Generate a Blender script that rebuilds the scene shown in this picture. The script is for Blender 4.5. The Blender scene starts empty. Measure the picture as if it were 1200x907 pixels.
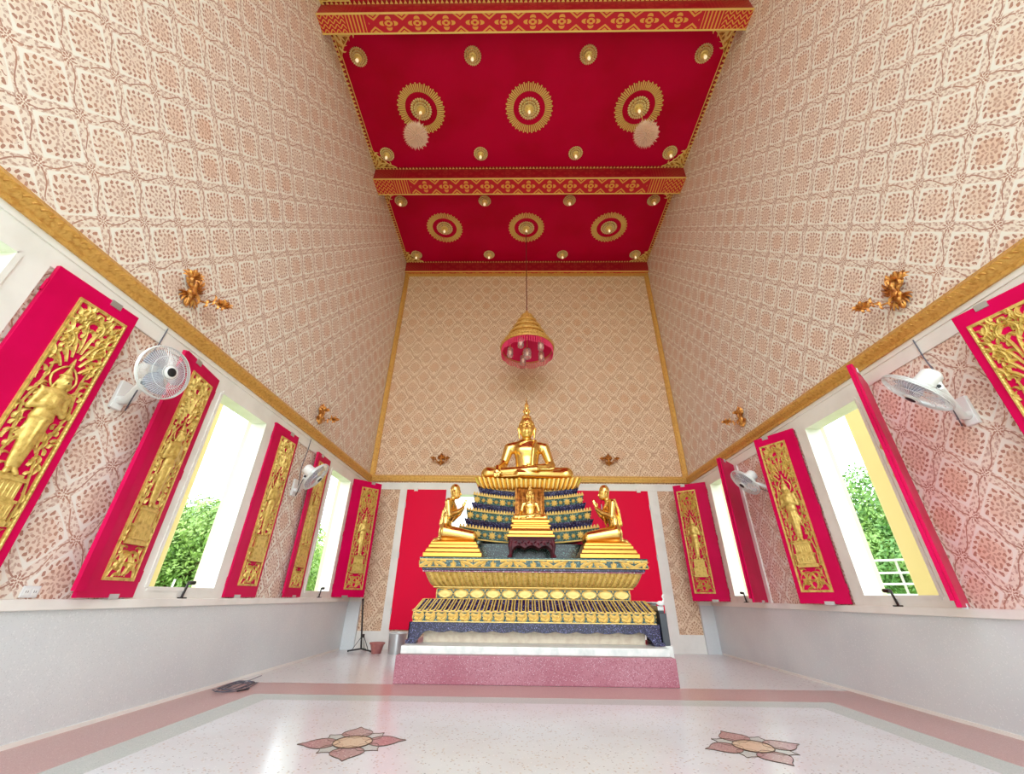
import bpy, math, random
import numpy as np
from math import pi, sin, cos, radians
from mathutils import Matrix, Vector
S = bpy.context.scene
C = S.collection
W, D, ZC = 3.9345, 9.7534, 10.697          # half width, back wall distance, ceiling height
ZT0, ZT1 = 3.455, 3.637                    # gilt cornice rail on the side walls
rnd = random.Random(7)

# ------------------------------------------------------------------ helpers
def lin(c):
    return tuple(((v / 255) / 12.92 if v / 255 <= .04045 else ((v / 255 + .055) / 1.055) ** 2.4) for v in c) + (1,)

def mat(name, rgb, rough=.5, metal=0, spec=.5, bump=None, coat=0, trans=0, alpha=1, emit=None, var=None):
    m = bpy.data.materials.new(name); m.use_nodes = True
    nt = m.node_tree; b = nt.nodes['Principled BSDF']
    b.inputs['Base Color'].default_value = lin(rgb); b.inputs['Roughness'].default_value = rough
    b.inputs['Metallic'].default_value = metal; b.inputs['Specular IOR Level'].default_value = spec
    b.inputs['Coat Weight'].default_value = coat; b.inputs['Transmission Weight'].default_value = trans
    b.inputs['Alpha'].default_value = alpha
    if emit:
        b.inputs['Emission Color'].default_value = lin(emit[0]); b.inputs['Emission Strength'].default_value = emit[1]
    tc = nt.nodes.new('ShaderNodeTexCoord')
    if var:                                   # (other colour, noise scale, lo, hi)
        n = nt.nodes.new('ShaderNodeTexNoise'); n.inputs['Scale'].default_value = var[1]; n.inputs['Detail'].default_value = 4
        r = nt.nodes.new('ShaderNodeMapRange'); r.inputs[1].default_value = var[2]; r.inputs[2].default_value = var[3]
        x = nt.nodes.new('ShaderNodeMix'); x.data_type = 'RGBA'
        x.inputs[6].default_value = lin(rgb); x.inputs[7].default_value = lin(var[0])
        nt.links.new(tc.outputs['Object'], n.inputs['Vector']); nt.links.new(n.outputs['Fac'], r.inputs[0])
        nt.links.new(r.outputs[0], x.inputs[0]); nt.links.new(x.outputs[2], b.inputs['Base Color'])
    if bump:                                  # (scale, strength)
        n = nt.nodes.new('ShaderNodeTexNoise'); n.inputs['Scale'].default_value = bump[0]
        p = nt.nodes.new('ShaderNodeBump'); p.inputs['Strength'].default_value = bump[1]; p.inputs['Distance'].default_value = .01
        nt.links.new(tc.outputs['Object'], n.inputs['Vector']); nt.links.new(n.outputs['Fac'], p.inputs['Height'])
        nt.links.new(p.outputs['Normal'], b.inputs['Normal'])
    return m

class E:                                      # little expression language over Math nodes
    def __init__(s, nt, v): s.nt, s.v = nt, v
    def op(s, o, *a):
        n = s.nt.nodes.new('ShaderNodeMath'); n.operation = o
        for i, x in enumerate((s,) + a):
            x = x.v if isinstance(x, E) else x
            if isinstance(x, (int, float)): n.inputs[i].default_value = x
            else: s.nt.links.new(x, n.inputs[i])
        return E(s.nt, n.outputs[0])
    def __add__(s, o): return s.op('ADD', o)
    def __sub__(s, o): return s.op('SUBTRACT', o)
    def __mul__(s, o): return s.op('MULTIPLY', o)
    def __truediv__(s, o): return s.op('DIVIDE', o)
    def abs(s): return s.op('ABSOLUTE')
    def sin(s): return s.op('SINE')
    def fr(s): return s.op('FRACT')
    def lt(s, o): return s.op('LESS_THAN', o)
    def gt(s, o): return s.op('GREATER_THAN', o)
    def max(s, o): return s.op('MAXIMUM', o)
    def min(s, o): return s.op('MINIMUM', o)

def coords(nt, kind='Object'):
    tc = nt.nodes.new('ShaderNodeTexCoord'); sx = nt.nodes.new('ShaderNodeSeparateXYZ')
    nt.links.new(tc.outputs[kind], sx.inputs[0])
    return [E(nt, sx.outputs[i]) for i in range(3)], tc.outputs[kind]

def noise(nt, vec, scale, detail=2):
    n = nt.nodes.new('ShaderNodeTexNoise'); n.inputs['Scale'].default_value = scale; n.inputs['Detail'].default_value = detail
    nt.links.new(vec, n.inputs['Vector']); return E(nt, n.outputs['Fac'])

def mixc(nt, fac, a, b):
    x = nt.nodes.new('ShaderNodeMix'); x.data_type = 'RGBA'
    for i, c in ((6, a), (7, b)):
        if isinstance(c, tuple): x.inputs[i].default_value = lin(c)
        else: nt.links.new(c, x.inputs[i])
    if isinstance(fac, E): nt.links.new(fac.v, x.inputs[0])
    else: x.inputs[0].default_value = fac
    return x.outputs[2]

def polar_leaf(R, th, t0, t1, n, ph, wid):
    t = (R - t0) / (t1 - t0)
    s = ((th * (n / (2 * pi)) + ph).fr() - .5).abs()
    w = (t * pi).sin() * wid * (t * -.6 + 1.3)
    return s.lt(w) * t.gt(0) * t.lt(1)

def wallpaper(name, axis, u0, v0, hx=.2725, hz=.316, ground=(240, 236, 226), ink=(156, 88, 60), ink2=(184, 116, 74), tint=(234, 210, 190)):
    """stencilled diamond lattice: a flower in every diamond, scrolling vines in the bands, rosettes at the crossings"""
    m = bpy.data.materials.new(name); m.use_nodes = True; nt = m.node_tree; b = nt.nodes['Principled BSDF']
    (x, y, z), vec = coords(nt)
    wob = (noise(nt, vec, 9, 1) - .5) * .05
    u = (((y if axis == 'y' else x) - u0) / hx) + wob; v = ((z - v0) / hz) - wob
    a = (u + v) * .5; c = (u - v) * .5
    fa = (a + .5).fr() - .5; fc = (c + .5).fr() - .5
    m_ = fa.abs().max(fc.abs()); e_ = (fa * fa + fc * fc).op('SQRT')
    R = m_ * .55 + e_ * .42
    th = (fa - fc).op('ARCTAN2', fa + fc)
    vo = nt.nodes.new('ShaderNodeTexVoronoi'); vo.inputs['Scale'].default_value = 30; nt.links.new(vec, vo.inputs['Vector'])
    sp = nt.nodes.new('ShaderNodeSeparateColor'); nt.links.new(vo.outputs['Color'], sp.inputs[0])
    fleck = E(nt, sp.outputs[0]).gt(.42) * E(nt, vo.outputs['Distance']).lt(.46)     # small painted flecks between the leaves
    th = th + (R * 40).sin() * .05
    F = polar_leaf(R, th, .02, .10, 6, .0, .30) * .6
    F = F.max(polar_leaf(R, th, .09, .17, 8, .25, .28) * .7)
    F = F.max(polar_leaf(R, th, .18, .265, 12, .0, .27) * .85)
    F = F.max(polar_leaf(R, th, .265, .352, 16, .5, .30))
    F = F.max(fleck * R.lt(.27) * .35)
    ea = a.fr() - .5; ec = c.fr() - .5
    # note: (a,c) integers are flowers, so half-integers are the bands
    def band(p, s):
        vine = (p - (s * 2 * pi).sin() * .062).abs().lt(.013)
        edge = ((p.abs() - .075).abs() - ((s * 44).sin() * .018 + .004)).lt(0)
        dots = ((p * 46).sin() * (s * 38).sin()).gt(.5) * p.abs().lt(.11)
        far = s.abs().gt(.1)
        return vine.max(edge * .75).max(dots * .6).max(fleck * p.abs().lt(.10) * .4) * far * p.abs().lt(.13)
    Bn = band(ea, ec).max(band(ec, ea))
    r0 = (ea * ea + ec * ec).op('SQRT'); t0 = (ea - ec).op('ARCTAN2', ea + ec)
    Bn = Bn.max(polar_leaf(r0, t0, .01, .06, 5, 0, .34)).max(polar_leaf(r0, t0, .05, .125, 9, 0, .36))
    gaps = noise(nt, vec, 26, 2).gt(.37)                      # worn stencil paint
    ink_m = F.max(Bn) * gaps
    halo = R.lt(.352).max(ea.abs().min(ec.abs()).lt(.115))     # faint tint under the stencil work
    big = noise(nt, vec, .9, 3)
    spot = (noise(nt, vec, 3.1, 1) - .45) * 2.2
    inkc = mixc(nt, spot.max(0).min(1), ink, ink2)
    g1 = mixc(nt, halo * .5, ground, tint)
    core = (R.lt(.25) * (big * 1.6 - .45)).max(0).min(1)
    g2 = mixc(nt, core * .6, g1, (216, 148, 100))
    col = mixc(nt, ink_m * .8, g2, inkc)
    nt.links.new(col, b.inputs['Base Color']); b.inputs['Roughness'].default_value = .55
    return m

def terrazzo(name, base, chips, scale=70, rough=.25, amount=.16, cloud=None):
    m = bpy.data.materials.new(name); m.use_nodes = True; nt = m.node_tree; b = nt.nodes['Principled BSDF']
    (x, y, z), vec = coords(nt)
    col = base
    if cloud: col = mixc(nt, ((noise(nt, vec, 1.3, 4) - .35) * 2.5).max(0).min(1), base, cloud)
    for i, (c, s) in enumerate(chips):
        vo = nt.nodes.new('ShaderNodeTexVoronoi'); vo.inputs['Scale'].default_value = scale * s
        nt.links.new(vec, vo.inputs['Vector'])
        sp = nt.nodes.new('ShaderNodeSeparateColor'); nt.links.new(vo.outputs['Color'], sp.inputs[0])
        k = E(nt, sp.outputs[i % 3]).gt(1 - amount) * E(nt, vo.outputs['Distance']).lt(.42)
        col = mixc(nt, k * .8, col, c)
    if isinstance(col, tuple): b.inputs['Base Color'].default_value = lin(col)
    else: nt.links.new(col, b.inputs['Base Color'])
    b.inputs['Roughness'].default_value = rough; return m

def mosaic(name, c1, c2, c3, scale=90):
    """broken glass mosaic: cells of three tones, some of them bright"""
    m = bpy.data.materials.new(name); m.use_nodes = True; nt = m.node_tree; b = nt.nodes['Principled BSDF']
    _, vec = coords(nt)
    vo = nt.nodes.new('ShaderNodeTexVoronoi'); vo.inputs['Scale'].default_value = scale; nt.links.new(vec, vo.inputs['Vector'])
    sp = nt.nodes.new('ShaderNodeSeparateColor'); nt.links.new(vo.outputs['Color'], sp.inputs[0])
    r, g = E(nt, sp.outputs[0]), E(nt, sp.outputs[1])
    col = mixc(nt, r, c1, c2); col = mixc(nt, g.gt(.9), col, c3)
    nt.links.new(col, b.inputs['Base Color']); b.inputs['Roughness'].default_value = .22
    return m

class MB:
    def __init__(s): s.v, s.f, s.m = [], [], []
    def add(s, vs, fs, mi=0):
        o = len(s.v); s.v += [tuple(map(float, p)) for p in vs]; s.f += [tuple(i + o for i in f) for f in fs]; s.m += [mi] * len(fs); return s
    def box(s, x0, x1, y0, y1, z0, z1, mi=0, M=None):
        vs = [(x, y, z) for z in (z0, z1) for y in (y0, y1) for x in (x0, x1)]
        if M: vs = [M @ Vector(p) for p in vs]
        return s.add(vs, [(0, 2, 3, 1), (4, 5, 7, 6), (0, 1, 5, 4), (2, 6, 7, 3), (0, 4, 6, 2), (1, 3, 7, 5)], mi)
    def lathe(s, prof, n=24, M=None, mi=0, caps=True):
        vs, fs = [], []; k = len(prof)
        for i in range(n):
            a = 2 * pi * i / n
            for r, z in prof: vs.append((r * cos(a), r * sin(a), z))
        for i in range(n):
            j = (i + 1) % n
            for q in range(k - 1): fs.append((i * k + q, j * k + q, j * k + q + 1, i * k + q + 1))
        if caps and prof[0][0] > 1e-4: fs.append(tuple(i * k for i in reversed(range(n))))
        if caps and prof[-1][0] > 1e-4: fs.append(tuple(i * k + k - 1 for i in range(n)))
        if M: vs = [M @ Vector(p) for p in vs]
        return s.add(vs, fs, mi)
    def tube(s, pts, r, n=6, mi=0, closed=False, flat=1.0):
        pts = [Vector(p) for p in pts]; rs = r if isinstance(r, (list, tuple)) else [r] * len(pts)
        vs, fs = [], []; L = len(pts); up = None
        for i, p in enumerate(pts):
            if closed: t = pts[(i + 1) % L] - pts[i - 1]
            else: t = pts[min(i + 1, L - 1)] - pts[max(i - 1, 0)]
            t.normalize()
            if up is None: up = Vector((0, 0, 1)) if abs(t.z) < .9 else Vector((1, 0, 0))
            a = t.cross(up); 
            if a.length < 1e-5: a = t.orthogonal()
            a.normalize(); b = a.cross(t); up = b
            for k in range(n):
                g = 2 * pi * k / n; vs.append(p + (a * cos(g) + b * sin(g) * flat) * rs[i])
        for i in range(L if closed else L - 1):
            j = (i + 1) % L
            for k in range(n): fs.append((i * n + k, i * n + (k + 1) % n, j * n + (k + 1) % n, j * n + k))
        if not closed: fs += [tuple(range(n - 1, -1, -1)), tuple((L - 1) * n + k for k in range(n))]
        return s.add(vs, fs, mi)
    def prism(s, poly, d0, d1, fn, mi=0):     # poly in 2D; fn(a,b,d)->xyz
        n = len(poly); vs = [fn(a, b, d0) for a, b in poly] + [fn(a, b, d1) for a, b in poly]
        fs = [tuple(range(n)), tuple(range(2 * n - 1, n - 1, -1))] + [(i, i + n, (i + 1) % n + n, (i + 1) % n) for i in range(n)]
        return s.add(vs, fs, mi)
    def sphere(s, c, r, n=12, mi=0):
        rx, ry, rz = r if isinstance(r, tuple) else (r, r, r)
        M = Matrix.Translation(c) @ Matrix.Diagonal((rx, ry, rz, 1))
        k = n // 2
        return s.lathe([(max(sin(pi * i / k), 0), -cos(pi * i / k)) for i in range(k + 1)], n, M, mi)
    def grid(s, fn, nu, nv, mi=0):
        vs = [fn(i / nu, j / nv) for j in range(nv + 1) for i in range(nu + 1)]; w = nu + 1
        return s.add(vs, [(j * w + i, j * w + i + 1, (j + 1) * w + i + 1, (j + 1) * w + i) for j in range(nv) for i in range(nu)], mi)
    def mesh(s, name, mats, smooth=None, weld=False):
        me = bpy.data.meshes.new(name); me.from_pydata(s.v, [], s.f)
        for q in (mats if isinstance(mats, (list, tuple)) else [mats]): me.materials.append(q)
        me.polygons.foreach_set('material_index', s.m)
        if smooth:
            me.polygons.foreach_set('use_smooth', [True] * len(s.f)); me.set_sharp_from_angle(angle=radians(smooth))
        me.update(); return me
    def obj(s, name, mats, parent=None, smooth=None, bevel=0, fix=True):
        me = s.mesh(name, mats, smooth)
        if fix:
            import bmesh
            bm = bmesh.new(); bm.from_mesh(me); bmesh.ops.recalc_face_normals(bm, faces=bm.faces); bm.to_mesh(me); bm.free()
        return link(name, me, parent, bevel)

def link(name, me, parent=None, bevel=0):
    o = bpy.data.objects.new(name, me); C.objects.link(o); o.parent = parent
    if bevel:
        b = o.modifiers.new('bevel', 'BEVEL'); b.width = bevel; b.segments = 2; b.limit_method = 'ANGLE'; b.harden_normals = False
    return o

def tag(o, label, cat, group=None, kind=None):
    o['label'] = label; o['category'] = cat
    if group: o['group'] = group
    if kind: o['kind'] = kind
    return o

def thing(name, label, cat, loc=(0, 0, 0), rz=0, group=None, M=None):
    o = bpy.data.objects.new(name, None); C.objects.link(o); o.empty_display_size = .1
    if M is not None: o.matrix_world = M
    else: o.location = loc; o.rotation_euler = (0, 0, rz)
    return tag(o, label, cat, group)

def struct(o, label=None):
    o['kind'] = 'structure'
    if label: o['label'] = label
    return o

KIDS = {}
def dup(root, M, label, group=None):
    def cp(o, p):
        c = o.copy(); C.objects.link(c); c.parent = p
        for ch in list(o.children): cp(ch, c)
        return c
    r = cp(root, None); r.matrix_world = M; r['label'] = label
    if group: r['group'] = group
    return r

def TR(x, y, z, rz=0, rx=0, ry=0, s=1):
    return Matrix.Translation((x, y, z)) @ Matrix.Rotation(rz, 4, 'Z') @ Matrix.Rotation(ry, 4, 'Y') @ Matrix.Rotation(rx, 4, 'X') @ Matrix.Scale(s, 4)

def rect_ring(hw, yf, yb): return [(-hw, yf), (hw, yf), (hw, yb), (-hw, yb)]
def stack(mb, rings, mi=0, cap=True):         # rings: (half width, front y, back y, z)
    vs = []; fs = []
    for hw, yf, yb, z in rings: vs += [(a, b, z) for a, b in rect_ring(hw, yf, yb)]
    for i in range(len(rings) - 1):
        for k in range(4): fs.append((i * 4 + k, i * 4 + (k + 1) % 4, i * 4 + 4 + (k + 1) % 4, i * 4 + 4 + k))
    if cap: fs += [(3, 2, 1, 0), tuple(len(vs) - 4 + k for k in range(4))]
    return mb.add(vs, fs, mi)

# ---- carved leaf: a curling, ridged, tapering ribbon laid on the plane (u across, v up, d outwards)
def leaf(mb, p, ang, L, curl, w, h, fn, n=9, d0=0.0, mi=0, curve=1.4):
    vs, fs = [], []; x, y = p; st = L / n
    for i in range(n + 1):
        t = i / n; a = ang + curl * t ** curve
        ww = w * (sin(pi * min(t * .86 + .14, 1)) ** .75) * (1 - .35 * t) + .0008
        nx, ny = -sin(a), cos(a); hh = h * (.35 + .65 * sin(pi * min(.15 + t * .8, 1)))
        vs += [fn(x - nx * ww, y - ny * ww, d0), fn(x, y, d0 + hh), fn(x + nx * ww, y + ny * ww, d0)]
        x += cos(a) * st; y += sin(a) * st
    for i in range(n):
        for k in range(2): fs.append((i * 3 + k, i * 3 + k + 1, i * 3 + 4 + k, i * 3 + 3 + k))
    mb.add(vs, fs, mi)

# ------------------------------------------------------------------ signed distance modelling (figures)
class SDF:
    def __init__(s, ax, ay, az):
        s.ax = [np.asarray(a) for a in (ax, ay, az)]; s.d = np.full([len(a) for a in s.ax], .5)
    def _sub(s, lo, hi):
        sl = tuple(slice(max(np.searchsorted(a, l) - 1, 0), min(np.searchsorted(a, h) + 1, len(a))) for a, l, h in zip(s.ax, lo, hi))
        X, Y, Z = np.meshgrid(*[a[q] for a, q in zip(s.ax, sl)], indexing='ij'); return sl, X, Y, Z
    def put(s, sl, d, k, cut=False):
        o = s.d[sl]
        if cut:
            d = -d; h = np.clip(.5 - .5 * (o - d) / k, 0, 1); s.d[sl] = o * (1 - h) + d * h + k * h * (1 - h)
        else:
            h = np.clip(.5 + .5 * (d - o) / k, 0, 1); s.d[sl] = d * (1 - h) + o * h - k * h * (1 - h)
    def cap(s, a, b, r1, r2=None, k=.02, cut=False, sq=(1, 1, 1)):
        r2 = r1 if r2 is None else r2; a = np.array(a, float); b = np.array(b, float); R = max(r1, r2) + 3 * k + .03
        sl, X, Y, Z = s._sub(np.minimum(a, b) - R, np.maximum(a, b) + R)
        ab = b - a; L = max(ab @ ab, 1e-9)
        t = np.clip(((X - a[0]) * ab[0] + (Y - a[1]) * ab[1] + (Z - a[2]) * ab[2]) / L, 0, 1)
        q = np.sqrt(((X - a[0] - t * ab[0]) / sq[0]) ** 2 + ((Y - a[1] - t * ab[1]) / sq[1]) ** 2 + ((Z - a[2] - t * ab[2]) / sq[2]) ** 2) - (r1 + (r2 - r1) * t)
        s.put(sl, q * min(sq), k, cut); return s
    def chain(s, pts, rs, k=.015):
        for i in range(len(pts) - 1): s.cap(pts[i], pts[i + 1], rs[i], rs[i + 1], k)
        return s
    def ell(s, c, r, k=.02, cut=False):
        R = max(r) + 3 * k + .03; c = np.array(c, float)
        sl, X, Y, Z = s._sub(c - R, c + R)
        q = np.sqrt(((X - c[0]) / r[0]) ** 2 + ((Y - c[1]) / r[1]) ** 2 + ((Z - c[2]) / r[2]) ** 2)
        s.put(sl, (q - 1) * min(r), k, cut); return s
    def mesh(s):
        d = s.d; ins = d < 0; ax = s.ax
        n = [k - 1 for k in d.shape]
        cnt = sum(ins[i:i + n[0], j:j + n[1], l:l + n[2]].astype(np.int8) for i in (0, 1) for j in (0, 1) for l in (0, 1))
        act = (cnt > 0) & (cnt < 8); I, J, K = np.nonzero(act)
        idx = np.full(act.shape, -1); idx[I, J, K] = np.arange(len(I))
        P = np.zeros((len(I), 3)); N = np.zeros(len(I))
        corners = [(i, j, l) for i in (0, 1) for j in (0, 1) for l in (0, 1)]
        for a in corners:
            for axi in range(3):
                if a[axi]: continue
                b = list(a); b[axi] = 1
                da = d[I + a[0], J + a[1], K + a[2]]; db = d[I + b[0], J + b[1], K + b[2]]
                ok = (da < 0) != (db < 0); t = np.where(ok, da / np.where(ok, da - db, 1), 0)
                pa = np.stack([ax[0][I + a[0]], ax[1][J + a[1]], ax[2][K + a[2]]], 1); pb = np.stack([ax[0][I + b[0]], ax[1][J + b[1]], ax[2][K + b[2]]], 1)
                P += np.where(ok[:, None], pa + (pb - pa) * t[:, None], 0); N += ok
        P /= N[:, None]; F = []
        for axi in range(3):
            o = [q for q in range(3) if q != axi]
            A = np.take(ins, range(d.shape[axi] - 1), axi); B = np.take(ins, range(1, d.shape[axi]), axi)
            e = np.argwhere(A != B); e = e[(e[:, o[0]] > 0) & (e[:, o[1]] > 0) & (e[:, o[0]] < n[o[0]]) & (e[:, o[1]] < n[o[1]])]
            def cell(du, dv):
                q = e.copy(); q[:, o[0]] -= du; q[:, o[1]] -= dv; return idx[q[:, 0], q[:, 1], q[:, 2]]
            quad = np.stack([cell(1, 1), cell(0, 1), cell(0, 0), cell(1, 0)], 1)
            fl = A[e[:, 0], e[:, 1], e[:, 2]] ^ (axi == 1)
            quad[~fl] = quad[~fl][:, ::-1]; F.append(quad)
        return P, np.concatenate(F)
    def obj(s, name, m, parent=None, M=None):
        P, F = s.mesh(); me = bpy.data.meshes.new(name); me.from_pydata(P.tolist(), [], F.tolist()); me.materials.append(m)
        me.polygons.foreach_set('use_smooth', [True] * len(F)); me.update()
        return link(name, me, parent)

# ------------------------------------------------------------------ materials
M_ = {}
M_['white'] = mat('white_paint', (236, 233, 226), .5, var=((222, 218, 210), 3, .45, .8))
M_['jamb'] = mat('cream_paint', (214, 204, 170), .6)
M_['yellow'] = mat('yellow_plaster', (216, 198, 144), .7)
M_['dado'] = terrazzo('grey_terrazzo', (216, 219, 219), [((196, 199, 200), 1.0), ((228, 230, 230), .6)], 130, .35, .16, (206, 210, 212))
M_['floorw'] = terrazzo('white_terrazzo', (220, 226, 230), [((150, 142, 140), .6), ((240, 240, 240), .8), ((200, 184, 168), .5)], 110, .2, .05, (212, 212, 214))
M_['floorg'] = terrazzo('green_terrazzo', (190, 198, 194), [((160, 172, 166), .9), ((212, 214, 212), .7)], 150, .25, .18)
M_['floorp'] = terrazzo('pink_terrazzo', (190, 152, 148), [((160, 112, 112), 1.0), ((214, 190, 186), .8)], 150, .28, .2)
M_['step'] = terrazzo('rose_terrazzo', (170, 112, 124), [((132, 60, 78), .8), ((204, 178, 184), .9), ((144, 80, 94), .6)], 90, .4, .3, (156, 84, 100))
M_['marble'] = mat('pale_marble', (226, 228, 222), .3, var=((198, 206, 200), 8, .45, .75))
M_['creamplinth'] = mat('cream_plinth', (232, 214, 190), .5, var=((214, 190, 166), 12, .4, .7))
M_['ochre'] = mat('ochre_gilt', (222, 174, 92), .42, .35, bump=(60, .6), var=((190, 134, 56), 30, .45, .75))
M_['ochre_flat'] = mat('ochre_gilt_plain', (222, 174, 92), .4, .45)
M_['gold'] = mat('polished_gold', (246, 204, 118), .24, 1.0, bump=(9, .03))
M_['goldp'] = mat('gold_leaf_paint', (222, 192, 108), .42, .45, bump=(70, .3), var=((176, 140, 58), 24, .45, .75))
M_['goldb'] = mat('gilt_ornament', (238, 204, 120), .42, .22)
M_['goldd'] = mat('old_gilt', (216, 150, 72), .36, .6, bump=(50, .5), var=((150, 90, 40), 18, .42, .62))
M_['magenta'] = mat('magenta_gloss_paint', (208, 0, 80), .4, spec=.12, var=((190, 0, 66), 1.6, .4, .7))
M_['redpanel'] = mat('red_gloss_paint', (228, 0, 58), .4, spec=.12)
M_['ceiling'] = mat('crimson_ceiling_paint', (194, 0, 56), .55, spec=.1, var=((178, 0, 40), .9, .42, .7))
M_['crimson'] = mat('crimson_beam_paint', (160, 2, 22), .5)
M_['green'] = mosaic('green_glass_mosaic', (4, 44, 42), (14, 70, 64), (150, 190, 180), 130)
M_['navy'] = mosaic('navy_glass_mosaic', (14, 10, 38), (34, 26, 70), (130, 130, 180), 130)
M_['pinkdot'] = mosaic('pink_glass_mosaic', (120, 40, 70), (190, 110, 140), (230, 220, 220), 90)
M_['tablewood'] = mat('dark_red_lacquer', (84, 10, 26), .4, spec=.25, var=((46, 6, 14), 14, .4, .7))
M_['plastic'] = mat('white_plastic', (232, 233, 230), .35)
M_['wire'] = mat('pale_wire', (222, 224, 222), .4, .2)
M_['blade'] = mat('clear_blue_blade', (176, 190, 212), .15, alpha=.38)
M_['goldbase'] = mat('satin_gold', (226, 168, 80), .36, 1.0, bump=(20, .05))
M_['dark'] = mat('dark_metal', (52, 46, 44), .42, .6)
M_['black'] = mat('black_rubber', (26, 26, 30), .5)
M_['bulb'] = mat('frosted_bulb', (246, 236, 214), .25, emit=((255, 224, 180), .35))
M_['glass'] = mat('clear_glass', (255, 246, 246), .08, trans=.75, alpha=.8)
M_['crystal'] = mat('cut_crystal', (238, 204, 184), .2)
M_['fringe'] = mat('pink_bead_fringe', (236, 70, 116), .4)
M_['lining'] = mat('magenta_lining', (226, 0, 92), .5)
M_['rope'] = mat('red_cord', (120, 26, 20), .6)
M_['leafs'] = mat('tree_leaves', (116, 152, 72), .55, var=((164, 190, 104), .8, .4, .62))
M_['leafd'] = mat('tree_leaves_deep', (92, 138, 66), .55, var=((150, 184, 96), .9, .4, .62))
M_['bark'] = mat('tree_bark', (92, 74, 58), .9)
M_['lawn'] = mat('grass_lawn', (120, 150, 84), .9, var=((150, 160, 110), .6, .4, .7))
M_['steel'] = mat('brushed_steel', (196, 198, 198), .3, .75)
M_['clay'] = mat('red_clay', (176, 112, 104), .55, var=((150, 86, 86), 9, .4, .7))
M_['cable'] = mat('grey_cable', (92, 92, 104), .5)
M_['socket'] = mat('socket_plate', (225, 226, 226), .35)

Y0 = -2.6                                    # the hall is open behind the camera
WIN = {-1: (1.58, 4.83, 8.12), 1: (1.66, 4.94, 8.14)}
OW, OZ0, OZ1, WT = .485, 1.045, 3.19, .12     # half opening, its bottom and top, wall thickness
wall_paper = {-1: wallpaper('stencilled_wall_left', 'y', 1.58, 4.542), 1: wallpaper('stencilled_wall_right', 'y', 1.66, 4.542),
              0: wallpaper('stencilled_wall_back', 'x', -.138, 7.075, .2775, .3185, (232, 206, 176), (150, 88, 56), (190, 122, 78), (226, 192, 158))}
wn = 0
for s, nm in ((-1, 'left'), (1, 'right')):
    mb = MB(); xa, xb = sorted((s * W, s * (W + WT)))
    mb.box(xa, xb, Y0, D + .25, 0, OZ0); mb.box(xa, xb, Y0, D + .25, OZ1, ZC + .3)
    ys = [Y0] + [q for c in WIN[s] for q in (c - OW, c + OW)] + [D + .25]
    for a, b in zip(ys[::2], ys[1::2]): mb.box(xa, xb, a, b, OZ0, OZ1)
    struct(mb.obj('wall_' + nm, wall_paper[s]))
    # dado of terrazzo and the painted ledge above it
    mb = MB(); mb.box(*sorted((s * W, s * (W - .04))), Y0, D, 0, .87)
    struct(mb.obj('wall_%s_dado' % nm, M_['dado']))
    mb = MB(); mb.box(*sorted((s * W, s * (W - .075))), Y0, D, .87, .945)
    struct(mb.obj('trim_%d' % (1 if s < 0 else 2), M_['white'], bevel=.006), 'white painted window ledge')
    mb = MB(); mb.box(*sorted((s * W, s * (W - .018))), Y0, D, 3.255, ZT0 + .02)
    mb.box(*sorted((s * W, s * (W - .03))), Y0, D, 3.40, ZT0 + .02)
    struct(mb.obj('trim_%d' % (3 if s < 0 else 4), M_['white'], bevel=.004), 'white painted band above the windows')
    # gilt rail
    mb = MB()
    prof = [(0, ZT0), (.055, ZT0), (.06, ZT0 + .03), (.042, ZT0 + .042), (.05, ZT0 + .055), (.085, ZT0 + .09), (.092, ZT0 + .13), (.07, ZT0 + .165), (.055, ZT0 + .17), (.055, ZT1), (0, ZT1)]
    vs = [(s * (W - p), y, z) for y in (Y0, D) for p, z in prof]; n = len(prof)
    mb.add(vs, [(i, i + 1, n + i + 1, n + i) for i in range(n - 1)])
    k = 0; y = Y0
    while y < D - .06:                      # slanting leaf relief along the rail
        leaf(mb, (y, ZT0 + .085), .95, .085, -1.5, .016, .012, lambda u, v, d: (s * (W - .082 - d), u, v), 5)
        y += .062
    struct(mb.obj('trim_%d' % (5 if s < 0 else 6), M_['ochre'], smooth=40), 'ochre gilt rail with slanting leaf relief')
    mb = MB(); mb.box(*sorted((s * (W - .04), s * (W - .055))), Y0, D - .15, 0, .03)
    struct(mb.obj('baseboard_' + nm, M_['white']))
    for c in WIN[s]:
        wn += 1; mb = MB(); i0, i1 = c - OW, c + OW; e = .2
        X = lambda a, b: sorted((s * (W - a), s * (W - b)))
        for a, b, z0, z1 in ((i0 - e, i0, .945, 3.255), (i1, i1 + e, .945, 3.255), (i0, i1, .945, OZ0), (i0, i1, OZ1, 3.255)):
            mb.box(*X(0, .028), a, b, z0, z1)
        for a, b, z0, z1 in ((i0 - .03, i0 + .008, OZ0, OZ1), (i1 - .008, i1 + .03, OZ0, OZ1), (i0, i1, OZ0 - .03, OZ0 + .008), (i0, i1, OZ1 - .008, OZ1 + .03)):
            mb.box(*X(-WT - .06, .04), a, b, z0, z1, 0)
        # moulded stucco surround on the outer face
        for a, b in ((i0 - .32, i0 - .02), (i1 + .02, i1 + .32)):
            mb.box(*X(-WT - .14, -WT), a, b, .6, 3.5, 1)
        mb.box(*X(-WT - .16, -WT), i0 - .36, i1 + .36, 3.3, 3.62, 1)
        struct(mb.obj('window_%d' % wn, [M_['white'], M_['jamb']]))

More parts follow.
